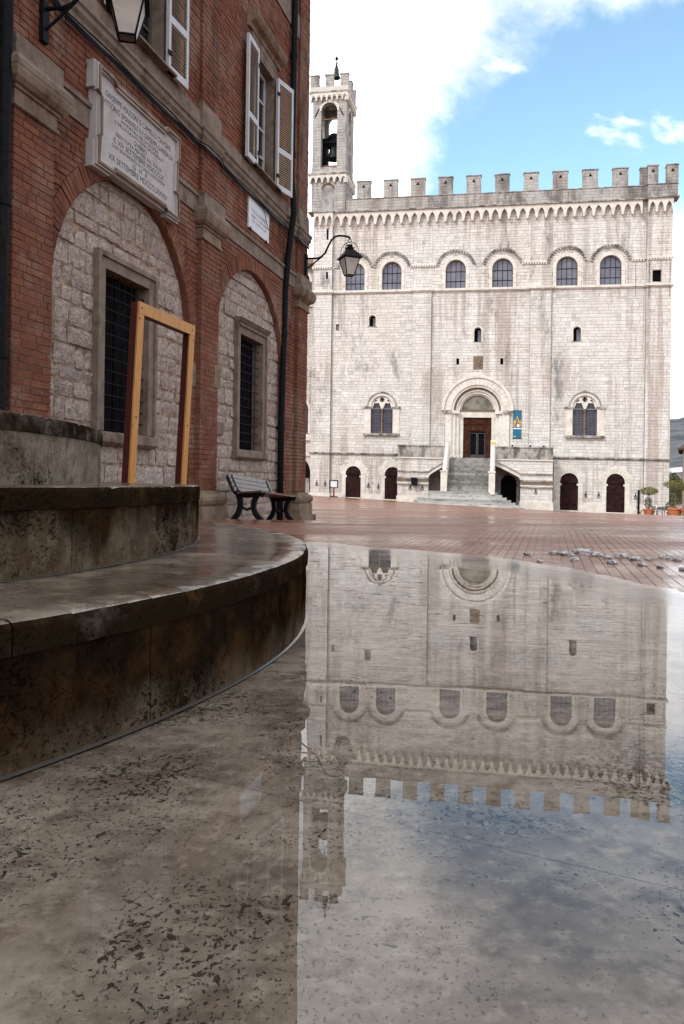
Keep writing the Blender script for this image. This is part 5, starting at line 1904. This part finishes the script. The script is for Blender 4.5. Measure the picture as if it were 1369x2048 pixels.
# ---- inscriptions
def text_mesh(m, txt, F, uc, zc, w, h, n):
    cu = bpy.data.curves.new('t', 'FONT')
    cu.body = txt
    cu.align_x = 'CENTER'
    ob = bpy.data.objects.new('t', cu)
    me = bpy.data.meshes.new_from_object(ob)
    if len(me.vertices):
        xs_ = [v.co.x for v in me.vertices]; ys_ = [v.co.y for v in me.vertices]
        x0, x1, y1 = min(xs_), max(xs_), .72
        sx = w / max(1e-6, x1 - x0)
        xm = (x0 + x1) / 2
        k = len(m.v)
        for v in me.vertices:
            m.v.append(F(uc + (v.co.x - xm) * sx, zc + (v.co.y - y1 / 2) * h / y1, n))
        for p in me.polygons:
            m.f.append(tuple(k + i for i in p.vertices))
    bpy.data.objects.remove(ob); bpy.data.curves.remove(cu); bpy.data.meshes.remove(me)
_pa, _pb = FL.hit(189, 116, .1), FL.hit(356, 449, .1)
P0, P1, PZ0, PZ1 = _pa[0] + .05, _pb[0] - .05, _pb[1] + .05, _pa[1] - .05
PLQ = root('marble_plaque', 'large framed marble plaque with a long black inscription above the near arch', 'plaque', FL((P0 + P1) / 2, PZ0, .04))
ear, ew, eh = .05, .30, .26
def eared(a, b, c, d, e):
    return [(a - e, c - e), (a + ew, c - e), (a + ew, c), (b - ew, c), (b - ew, c - e), (b + e, c - e), (b + e, c + eh), (b, c + eh), (b, d - eh), (b + e, d - eh), (b + e, d + e),
            (b - ew, d + e), (b - ew, d), (a + ew, d), (a + ew, d + e), (a - e, d + e), (a - e, d - eh), (a, d - eh), (a, c + eh), (a - e, c + eh)]
m = MB(); m.plate(FL, eared(P0, P1, PZ0, PZ1, ear), [], .10, -.02); m.build('slab', M['marble'], PLQ)
m = MB(); m.plate(FL, eared(P0 + .025, P1 - .025, PZ0 + .025, PZ1 - .025, ear), [eared(P0 + .10, P1 - .10, PZ0 + .10, PZ1 - .10, ear)[::1]], .135, .09); m.build('moulding', M['marble'], PLQ)
m = MB(); m.plate(FL, eared(P0 + .045, P1 - .045, PZ0 + .045, PZ1 - .045, ear), [eared(P0 + .075, P1 - .075, PZ0 + .075, PZ1 - .075, ear)], .152, .12); m.build('moulding', M['sand_warm'], PLQ)
lines = [('GIVSEPPE MAZZINI E CAMILLO CAVOVR', 1.66, .085, 5.13), ('VITTORIO EMANVELE II E GIVSEPPE GARIBALDI', 1.78, .085, 4.995), ('IMMORTALI NELLA STORIA', .95, .052, 4.90), ('E NELLA GRATITVDINE DEL POPOLO', 1.24, .052, 4.825),
         ('GVBBIO', .34, .075, 4.74), ('RESTITVITA PER ESSI ALL\' ITALIA', 1.16, .062, 4.65), ('IL XIV SETTEMBRE MDCCCLX', 1.28, .085, 4.55), ('CON SENTIMENTO DI CIVILE CONCORDIA', 1.36, .052, 4.455), ('Q   M   P', .36, .07, 4.37), ('XX SETTEMBRE MDCCCLXXXIV', 1.50, .09, 4.265)]
m = MB()
for (s, w, h, z) in lines:
    m = MB(); text_mesh(m, s, FL, (P0 + P1) / 2, PZ0 + (z - 4.02) / 1.38 * (PZ1 - PZ0), w * (P1 - P0) / 2.06, h * .80, .1025)
    m.build('inscription_line', M['letters'], PLQ, kind='stuff', recalc=False)
SGN = root('street_name_sign', 'small white street sign reading PIAZZA GRANDE on the brick wall', 'sign', FL(-2.7, 4.92, .02))
m = MB(); m.box(FL, -3.22, -2.19, 4.92, 5.46, 0, .03); m.build('board', M['white_board'], SGN)
m = MB()
text_mesh(m, 'PIAZZA GRANDE', FL, -2.70, 5.26, .74, .075, .033)
for (z, w) in ((5.165, .80), (5.085, .68)):
    u = -2.70 - w / 2
    while u < -2.70 + w / 2:
        l = rng.choice([.014, .02, .026])
        if rng.random() > .16: m.add([FL(u, z - .02, .033), FL(u + l, z - .02, .033), FL(u + l, z + .02, .033), FL(u, z + .02, .033)], [(0, 1, 2, 3)])
        u += l + .012
m.build('lettering', M['faded_letters'], SGN, recalc=False)
for u in (-3.12, -2.32):
    MB().box(FL, u - .012, u + .012, 4.89, 4.95, .0, .04).build('clip', M['iron'], SGN)

# ---- bracket lanterns
def lantern(label, t, zoff, n0, spin):
    o = FL(t, 0, 0)
    rt = root('bracket_lantern', label, 'lantern', FL(t, 5.0 + zoff, n0), 'iron lanterns on curved wall brackets')
    z = zoff
    def Q(n, zz): return FL(t, zz + z, n)
    m = MB(); m.tube([Q(n0 - .06, 5.24), Q(.20, 5.235), Q(.31, 5.225), Q(.41, 5.25), Q(.50, 5.33), Q(.56, 5.46), Q(.63, 5.59), Q(.71, 5.66), Q(.80, 5.675), Q(.92, 5.66), Q(1.02, 5.63), Q(1.035, 5.585)], .022, 8); m.build('arm', M['iron'], rt, smooth=True)
    m = MB(); m.tube([Q(n0 - .06, 4.98), Q(.2, 5.09), Q(.45, 5.27)], .016, 6); m.build('strut', M['iron'], rt)
    m = MB(); m.box(FL, t - .05, t + .05, 4.9 + z, 5.32 + z, n0 - .05, n0 + .02); m.build('wall_plate', M['iron'], rt)
    c = Q(1.03, 0)
    m = MB(); m.tube([c + Vector((.035 * sin(a), 0, 5.555 + .035 * cos(a))) for a in [2 * pi * i / 10 for i in range(11)]], .008, 5, False); m.build('hook', M['iron'], rt)
    m = MB()
    for k in range(2):
        dx, dy = cos(spin + k * pi / 2 + pi / 4), sin(spin + k * pi / 2 + pi / 4)
        pts = []
        for i in range(17):
            a = pi * i / 16
            rr = .20 * cos(a) * (1 if abs(cos(a)) < .7 else 1.0)
            pts.append(c + Vector((dx * .21 * cos(a), dy * .21 * cos(a), 5.24 + .29 * sin(a) ** .8)))
        m.tube(pts, .007, 5)
    m.build('bail', M['iron'], rt)
    s4 = [spin + pi / 4 + pi / 2 * k for k in range(4)]
    m = MB(); m.lathe(c, [(.30, 5.175), (.30, 5.19), (.17, 5.31), (.09, 5.37), (.085, 5.385), (.115, 5.39), (.115, 5.402), (.06, 5.41), (.055, 5.45), (.075, 5.455), (.075, 5.465), (.02, 5.475)], 4, spin + pi / 4); m.build('hood', M['iron'], rt)
    top_, bot_, zt_, zb_ = .235, .115, 5.175, 4.83
    for k in range(4):
        a, b = s4[k], s4[(k + 1) % 4]
        A0, B0 = c + Vector((top_ * cos(a), top_ * sin(a), zt_)), c + Vector((top_ * cos(b), top_ * sin(b), zt_))
        A1, B1 = c + Vector((bot_ * cos(a), bot_ * sin(a), zb_)), c + Vector((bot_ * cos(b), bot_ * sin(b), zb_))
        ins = (A0 + B0 + A1 + B1) / 4 - c; ins.z = 0; ins = ins.normalized() * -.006
        m = MB(); m.add([A0, B0, B1, A1, A0 + ins, B0 + ins, B1 + ins, A1 + ins], [(0, 1, 2, 3), (4, 7, 6, 5), (0, 3, 7, 4), (1, 5, 6, 2)]); m.build('glass_pane', M['frost'], rt)
        m = MB(); m.tube([A0, A1], .011, 5); m.tube([A1, B1], .011, 5); m.tube([A0, B0], .012, 5); m.build('glazing_bar', M['iron'], rt)
    m = MB(); m.lathe(c, [(.03, 4.9), (.035, 5.0), (.02, 5.06)], 8); m.build('bulb', M['frost'], rt)
    return rt
lantern('iron lantern on a curved bracket at the far corner of the brick building', -.02, .0, .09, radians(20))
lantern('iron lantern on a curved bracket above the framed marble plaque', -9.10, .05, .09, radians(12))

# ---- bench against the brick wall
BT0, BT1, BN = -4.86, -3.06, .36
bg0 = FL(-3.9, 0, BN + .3)
BEN = root('park_bench', 'slatted park bench with black iron sides standing against the brick building', 'bench', (bg0.x, bg0.y, ground(bg0.x, bg0.y)))
def gz(t, n):
    p = FL(t, 0, n); return ground(p.x, p.y)
zL, zR = gz(BT0 + .15, BN + .3) - .005, gz(BT1 - .15, BN + .3) - .005
def bz(t): return zL + (zR - zL) * (t - BT0 - .15) / (BT1 - BT0 - .3)
def ribbon(m, t, path, w, th):
    """a flat iron band following path (n, z) in the bench's side plane"""
    pts = [Vector((p[0], p[1])) for p in path]
    rows = []
    for i, p in enumerate(pts):
        d = (pts[min(i + 1, len(pts) - 1)] - pts[max(i - 1, 0)]).normalized()
        q = Vector((-d.y, d.x)) * w / 2
        rows.append([FL(t - th / 2, bz(t) + (p + q).y, BN + (p + q).x), FL(t + th / 2, bz(t) + (p + q).y, BN + (p + q).x), FL(t + th / 2, bz(t) + (p - q).y, BN + (p - q).x), FL(t - th / 2, bz(t) + (p - q).y, BN + (p - q).x)])
    m.sweep(rows); m.add(rows[0], [(0, 1, 2, 3)]); m.add(rows[-1], [(0, 1, 2, 3)])
for t in (BT0 + .12, BT1 - .12):
    m = MB(); ribbon(m, t, [(.0, .69), (.03, .62), (.075, .52), (.12, .44), (.19, .395), (.30, .385), (.45, .40), (.54, .41), (.575, .395)], .085, .07)
    o = m.build('side_frame', M['iron'], BEN)
    m = MB(); ribbon(m, t, [(.16, .40), (.19, .32), (.20, .22), (.16, .10), (.09, .01), (.06, .0)], .075, .065); m.build('leg', M['iron'], BEN)
    m = MB(); ribbon(m, t, [(.47, .39), (.42, .30), (.41, .20), (.45, .10), (.53, .01), (.57, .0)], .075, .065); m.build('leg', M['iron'], BEN)
    m = MB(); ribbon(m, t, [(.20, .21), (.31, .16), (.41, .21)], .035, .035); m.build('stretcher', M['iron'], BEN)
def slat(n, z, ang, w, mat):
    ca, sa = cos(ang), sin(ang)
    P_ = [(-w / 2, -.014), (w / 2, -.014), (w / 2, .014), (-w / 2, .014)]
    m = MB()
    rows = [[FL(t, bz(t) + z + x * sa + y * ca, BN + n + x * ca - y * sa) for x, y in P_] for t in (BT0, BT1)]
    m.sweep(rows); m.add(rows[0], [(0, 1, 2, 3)]); m.add(rows[-1], [(0, 1, 2, 3)])
    m.build('slat', mat, BEN)
for (n, z) in ((.035, .675), (.062, .607), (.093, .540), (.128, .472)):
    slat(n, z, radians(108), .062, M['slat'])
for k in range(6):
    slat(.21 + .068 * k, .418 + .004 * k, radians(3), .058, M['slat_red'])

# ---- the timber picture frame
lean = .045
FA = FL(-8.36, 0, .0)
# its near front corner, from its pixel at 8 m
def frame_pt(x, y, Y):
    r = ray(x, y); return Vector((r.x * Y, Y, CZ + r.z * Y))
c0 = frame_pt(281, 603, 8.0)
gz0 = ground(c0.x, c0.y) - .01
FR = Frame((c0.x - lean * (c0.z - gz0), c0.y, gz0), FL.U, FL.N, (FL.N.x * lean, FL.N.y * lean, 1))
hF, wF, bw, bd = c0.z - gz0, 1.30, .118, .09
TF = root('timber_frame', 'tall open picture frame of orange pine boards with dark red sides', 'frame', FR(wF / 2, 0, -bd / 2))
def boards(u0, u1, z0, z1):
    pass
for (u0, u1) in ((0, bw), (wF - bw, wF)):
    o = MB().box(FR, u0, u1, 0, hF - .005, -bd, -.018).build('post', M['red_wood'], TF)
    MB().trap(FR, u0, u1, u0 if u0 == 0 else u0 + 0, u1, 0, hF - bw + .0, -.0178, .0).build('face_board', M['pine'], o)
o = MB().box(FR, bw, wF - bw, hF - bw, hF - .004, -bd, -.018).build('head_beam', M['red_wood'], TF)
m = MB(); m.trap(FR, bw * .0, wF, 0, wF, hF - bw + .002, hF, -.0176, .0012); m.build('face_board', M['pine'], o)

for (u, z) in ((bw / 2, hF - bw / 2), (wF - bw / 2, hF - bw / 2), (bw / 2 - .03, hF - bw - .05), (wF - bw / 2 + .03, hF - bw - .05), (bw / 2, hF * .5), (wF - bw / 2, hF * .5)):
    MB().arc(FR, u, z, .001, .009, 0, 2 * pi, -.004, .0045, 8).build('bolt', M['iron'], TF)

# ------------------------------------------------------------------ smaller things on and round the square
def leaf_crown(m, c, rx, rz, n, size, r, zsq=1.0):
    c = Vector(c)
    for _ in range(n):
        while True:
            p = Vector((r.uniform(-1, 1), r.uniform(-1, 1), r.uniform(-1, 1)))
            if p.length < 1: break
        p = p.normalized() * (p.length ** .5)
        q = c + Vector((p.x * rx * (1 + .2 * noise.noise(p * 3)), p.y * rx, p.z * rz))
        a = Vector((r.uniform(-1, 1), r.uniform(-1, 1), r.uniform(-.3, 1))).normalized() * size * r.uniform(.6, 1.3)
        b = a.cross(Vector((r.uniform(-1, 1), r.uniform(-1, 1), r.uniform(-1, 1)))).normalized() * size * .45
        m.add([q - b, q + a * .5 - b * .2 + b, q + a, q - a * .2 + b * .8], [(0, 1, 2, 3)])
def pot_tree(label, x, y, Y, h, crown_r, crown_h, shrub, r):
    d = ray(x, y)
    P = Vector((d.x * Y, Y, 0)); P.z = ground(P.x, P.y)
    rt = root('potted_tree', label, 'potted tree', P, 'potted trees beside the palace')
    s = h / 2.3
    m = MB(); m.lathe(P, [(.30 * s, 0), (.33 * s, .04), (.42 * s, .48 * s), (.47 * s, .5 * s), (.47 * s, .60 * s), (.40 * s, .60 * s), (.38 * s, .52 * s)], 16); m.build('pot', M['terracotta'], rt, smooth=False)
    m = MB(); m.lathe(P, [(.38 * s, .5 * s), (.38 * s, .54 * s), (.1, .56 * s)], 12); m.build('soil', M['soil'], rt)
    top = h - crown_h
    m = MB(); m.tube([P + Vector((0, 0, .5 * s)), P + Vector((.03, .02, top * .7)), P + Vector((-.02, 0, top))], [.045, .035, .03], 7)
    for k in range(6):
        a = k * 1.05
        m.tube([P + Vector((-.02, 0, top - .05)), P + Vector((cos(a) * crown_r * .35, sin(a) * crown_r * .35, top + .25)), P + Vector((cos(a) * crown_r * .75, sin(a) * crown_r * .75, top + crown_h * .55))], [.025, .016, .008], 5)
    m.build('trunk', M['bark'], rt)
    m = MB(); leaf_crown(m, P + Vector((0, 0, h - crown_h * .5)), crown_r, crown_h * .5, 900, .10, r)
    m.build('crown', M['leaf'], rt, recalc=False)
    if shrub:
        m = MB(); leaf_crown(m, P + Vector((-.1, -.1, .62 * s + .45)), .33, .5, 420, .10, r); m.build('undergrowth', M['leaf_dark'], rt, recalc=False)
    return rt
r_ = random.Random(9)
pot_tree('potted tree with a wide yellow green crown over a leafy shrub, by the palace corner', 1298, 1036, 67.0, 2.45, .72, .66, True, r_)
pot_tree('potted tree on a bare stem with a flat yellow green crown beside the cafe chairs', 1350, 1043, 63.5, 2.95, .92, .66, False, r_)
pot_tree('potted tree partly cut off next to the cream house', 1378, 1044, 62.5, 2.7, .62, .60, False, r_)
# small trough with two shrubs
def boxshrub(x, y, Y, label):
    d = ray(x, y); P = Vector((d.x * Y, Y, 0)); P.z = ground(P.x, P.y)
    rt = root('clipped_shrub', label, 'shrub', P)
    m = MB(); m.lathe(P, [(.22, 0), (.30, .42), (.33, .42), (.33, .5), (.26, .5)], 12); m.build('pot', M['terracotta'], rt)
    m = MB(); leaf_crown(m, P + Vector((0, 0, .95)), .42, .46, 700, .09, r_); m.build('crown', M['leaf_dark'], rt, recalc=False)
    m = MB(); m.tube([P + Vector((0, 0, .45)), P + Vector((0, 0, .9))], .03, 5); m.build('stem', M['bark'], rt)
boxshrub(1341, 1030, 70.5, 'round dark clipped shrub behind the cafe tables')
# cafe tables and folding chairs
def cafe_table(x, Y, label):
    d = ray(x, 1000); P = Vector((d.x * Y, Y, 0)); P.z = ground(P.x, P.y)
    rt = root('cafe_table', label, 'table', P, 'cafe tables beside the palace')
    F = Frame(P, (.97, -.22, 0), (-.22, -.97, 0))
    MB().box(F, -.4, .4, .70, .735, -.4, .4).build('table_top', M['cafe'], rt)
    for s in (-1, 1):
        for q in (-1, 1):
            MB().tube([F(s * .34, 0, q * .34), F(s * .30, .70, -q * .30)], .016, 5).build('leg', M['cafe'], rt)
def cafe_chair(x, Y, ang, label, fold=0.0):
    d = ray(x, 1000); P = Vector((d.x * Y, Y, 0)); P.z = ground(P.x, P.y)
    rt = root('cafe_chair', label, 'chair', P, 'dark folding cafe chairs beside the palace')
    F = Frame(P, (cos(ang), sin(ang), 0), (sin(ang), -cos(ang), 0))
    for k in range(5):
        MB().box(F, -.2, .2, .44, .46, -.2 + .085 * k, -.2 + .085 * k + .065).build('seat_slat', M['cafe'], rt)
    for k in range(4):
        z = .58 + .085 * k
        MB().box(F, -.2, .2, z, z + .06, -.26 - .02 * k, -.24 - .02 * k).build('back_slat', M['cafe'], rt)
    for s in (-1, 1):
        MB().tube([F(s * .21, 0, .22), F(s * .21, .45, -.14), F(s * .21, .92, -.34)], .014, 5).build('leg', M['cafe'], rt)
        MB().tube([F(s * .19, 0, -.26), F(s * .19, .45, .18)], .014, 5).build('leg', M['cafe'], rt)
cafe_table(1322, 67.5, 'dark cafe table between the two larger potted trees')
cafe_table(1362, 68.5, 'dark cafe table behind the tree with the flat crown')
for i, (x, Y, a, lb) in enumerate([(1312, 66.6, .3, 'dark folding chair on the palace side of the nearer cafe table'), (1331, 66.8, -.5, 'dark folding chair drawn up beside the flat crowned tree'), (1320, 69.3, 2.9, 'dark folding chair behind the nearer cafe table'),
                                  (1355, 67.4, .2, 'dark folding chair in front of the farther cafe table'), (1281, 69.6, 1.3, 'lone dark folding chair leaning by the palace rain pipe'), (1366, 70.0, 2.6, 'dark folding chair behind the farther cafe table')]):
    cafe_chair(x, Y, a, lb)

# information board by the left buttress
d = ray(668, 989); Y = 76.6
P = Vector((d.x * Y, Y, 0)); P.z = ground(P.x, P.y)
INF = root('information_board', 'small white notice board on a red post beside the left palace door', 'sign', P)
F = Frame(P, FP.U, FP.N)
MB().box(F, -.07, .07, .05, .85, -.05, .05).build('post', M['sign_red'], INF)
MB().box(F, -.35, .35, 0, .07, -.25, .25).build('foot', M['iron'], INF)
MB().plate(F, [(-.42, .85), (.42, .85), (.42, 1.62), (-.42, 1.62)], [[(-.33, .93), (.33, .93), (.33, 1.54), (-.33, 1.54)]], .07, -.02).build('frame', M['iron'], INF)
MB().box(F, -.34, .34, .92, 1.55, -.01, .03).build('notice', M['paper'], INF)
# museum banner
u0, z1 = FP.hit(1027, 821, .06); u1, z0 = FP.hit(1043, 877, .06)
BAN = root('hanging_banner', 'tall teal banner with a golden motif hanging right of the main portal', 'banner', FP((u0 + u1) / 2, z0, .05))
MB().box(FP, u0, u1, z0, z1, .035, .055).build('cloth', M['teal'], BAN)
hh = z1 - z0; cu_ = (u0 + u1) / 2; w_ = u1 - u0
def bp_(name, pts, n, mat): MB().plate(FP, [(cu_ + a * w_ / 2, z0 + b * hh) for a, b in pts], [], n, n - .003).build(name, M[mat], BAN)
bp_('printed_motif', [(-.9, .41), (.9, .41), (.9, .60), (.62, .66), (.45, .60), (.3, .72), (.0, .81), (-.25, .74), (-.45, .62), (-.62, .68), (-.9, .58)], .0585, 'gold')
bp_('printed_motif', [(-.55, .41), (.1, .41), (.25, .55), (.1, .68), (-.15, .70), (-.4, .55)], .0620, 'gold_dark')
bp_('printed_motif', [(-.15, .42), (.55, .42), (.45, .50), (.05, .52)], .0655, 'pale')
bp_('printed_band', [(-.9, .335), (.9, .335), (.9, .375), (-.9, .375)], .0585, 'pale')
bp_('printed_band', [(-.8, .06), (-.3, .06), (-.3, .08), (-.8, .08)], .0585, 'pale')
for z in (z0, z1): MB().tube([FP(u0 - .05, z, .06), FP(u1 + .05, z, .06)], .025, 6).build('rod', M['iron'], BAN)
# notice stand on the landing
u, z = FP.hit(988, 905, 2.0)
NB = root('notice_stand', 'narrow notice stand with yellow and blue poster at the top of the stair', 'sign', FP(14.45, 3.1, 2.0))
MB().box(FP, 14.25, 14.75, 3.1, 4.75, 1.98, 2.02).build('panel', M['paper'], NB)
MB().box(FP, 14.29, 14.71, 4.1, 4.6, 2.021, 2.026).build('poster', M['yellow'], NB)
MB().box(FP, 14.29, 14.71, 3.7, 4.05, 2.021, 2.026).build('poster', M['teal'], NB)

# remains of snow along the edge of the standing water
rs = random.Random(4)
spots = []
for (x, y, s) in [(1055, 1110, .7), (1110, 1108, .9), (1135, 1110, 1.3), (1162, 1107, 1.5), (1190, 1112, 1.2), (1215, 1117, .9), (1243, 1115, 1.2), (1270, 1120, 1.1), (1300, 1120, .8), (1330, 1117, 1.0), (1355, 1122, .8), (1150, 1121, .8), (1225, 1127, .9), (1285, 1131, .7), (1080, 1124, .5), (1320, 1135, .6), (1365, 1140, .6)]:
    d = ray(x, y); t_ = (-.012 - CZ) / d.z
    P = Vector((0, 0, CZ)) + d * t_
    me = bpy.data.meshes.new('snow_lump'); bm = bmesh.new(); bmesh.ops.create_icosphere(bm, subdivisions=3, radius=1)
    sd = rs.uniform(0, 50)
    for v in bm.verts:
        n = fbm(v.co + Vector((sd, 0, 0)), 1.4, 3)
        v.co = v.co * (1 + .45 * n + .25 * fbm(v.co * 3.1 + Vector((sd, 2, 1)), 1.5, 2))
        v.co.x *= .026 * s * 1.2; v.co.y *= .034 * s * 1.2; v.co.z *= .018 * s
    bm.to_mesh(me); bm.free(); me.materials.append(M['snow'])
    o = bpy.data.objects.new('snow_lump', me); COL.objects.link(o)
    o.location = (P.x, P.y, ground(P.x, P.y) + .008); o.rotation_euler = (0, 0, rs.uniform(0, 6))
    tag(o, 'small lump of melting snow on the wet brick paving beside the puddle', 'snow', 'lumps of melting snow beside the puddle')

# house at the edge of the square
d = ray(1366, 950); Y = 80.0
HX = d.x * Y
HS = root('cream_house', 'cream house with overhanging dark eaves right of the white palace', 'house', (HX + 4, Y + 3, -2.3))
F = Frame((HX, Y, 0), (.92, -.39, 0), (-.39, -.92, 0))
MB().box(F, 0, 9, -4, 4.4, -9, 0).build('wall', M['plaster'], HS)
MB().box(F, 1.2, 8.9, 4.4, 6.2, -8.9, -.6).build('wall', M['plaster'], HS)
def eave(u0, u1, z, n0, n1):
    m = MB(); m.add([F(u0, z, n1), F(u1, z, n1), F(u1, z + 1.2, (n0 + n1) / 2), F(u0 + 1.4, z + 1.2, (n0 + n1) / 2), F(u1, z, n0), F(u0, z, n0), F(u0, z - .16, n1), F(u1, z - .16, n1), F(u0, z - .16, n0)], [(0, 1, 2, 3), (5, 0, 3), (4, 5, 3, 2), (6, 7, 1, 0), (8, 6, 0, 5), (6, 7, 4, 8)])
    r0 = m.build('roof', M['tiles'], HS)
    for k in range(9):
        MB().box(F, u0 + .1, u0 + .5, z - .3, z - .15, n1 - .4 - k * 1.0, n1 - .25 - k * 1.0).build('rafter', M['win_wood'], r0)
eave(-.45, 9.2, 4.4, -9.4, .45)
eave(.3, 9.2, 6.2, -9.2, 0)
for z in (-.6, 2.0):
    for n in (-2.0, -5.0):
        G = Frame(F(0, 0, 0), F.N, -F.U)
        w = MB().box(G, n - .5, n + .4, z, z + 1.4, -.02, .02).build('window', M['pane'], HS)
        MB().box(G, n - .6, n + .5, z - .1, z, -.02, .10).build('sill', M['pal_trim'], w)
# snow-roofed house on the slope beyond
d = ray(1346, 945); Y = 330
P = Vector((d.x * Y, Y, 0))
SH_ = root('snowy_house', 'grey house with a snow covered roof on the slope beyond the palace', 'house', (P.x, P.y, -4))
F = Frame((P.x, P.y, 0), (.97, -.2, 0), (-.2, -.97, 0))
MB().box(F, -3.2, 3.6, -6, 6.0, -6, 0).build('wall', M['pal_dark'], SH_)
m = MB(); m.add([F(-3.8, 6.0, .7), F(4.2, 6.9, .7), F(4.2, 9.0, -3), F(-3.8, 8.0, -3), F(-3.8, 6.0, -6.7), F(4.2, 6.9, -6.7)], [(0, 1, 2, 3), (3, 2, 5, 4), (0, 3, 4), (1, 5, 2)]); m.build('roof', M['snow'], SH_)
for k in range(3): MB().box(F, -2.3 + 2.1 * k, -1.3 + 2.1 * k, 2.2, 4.0, -.05, .05).build('window', M['pane'], SH_)
# a few bare trees on the near slope
for i in range(7):
    Yt = 150 + 25 * i
    xx = 1335 + 7 * i
    d = ray(xx, 980); P = Vector((d.x * Yt, Yt, -8.0))
    rt = root('evergreen_tree', 'dark evergreen tree on the slope between the palace and the snowy house', 'tree', P, 'dark evergreens on the slope')
    hgt = rs.uniform(9, 12)
    MB().tube([P, P + Vector((.2, 0, hgt * .6))], [.28, .12], 6).build('trunk', M['bark'], rt)
    m = MB(); leaf_crown(m, P + Vector((0, 0, hgt * .62)), 2.6, hgt * .40, 900, .6, rs); m.build('crown', M['leaf_dark'], rt, recalc=False)
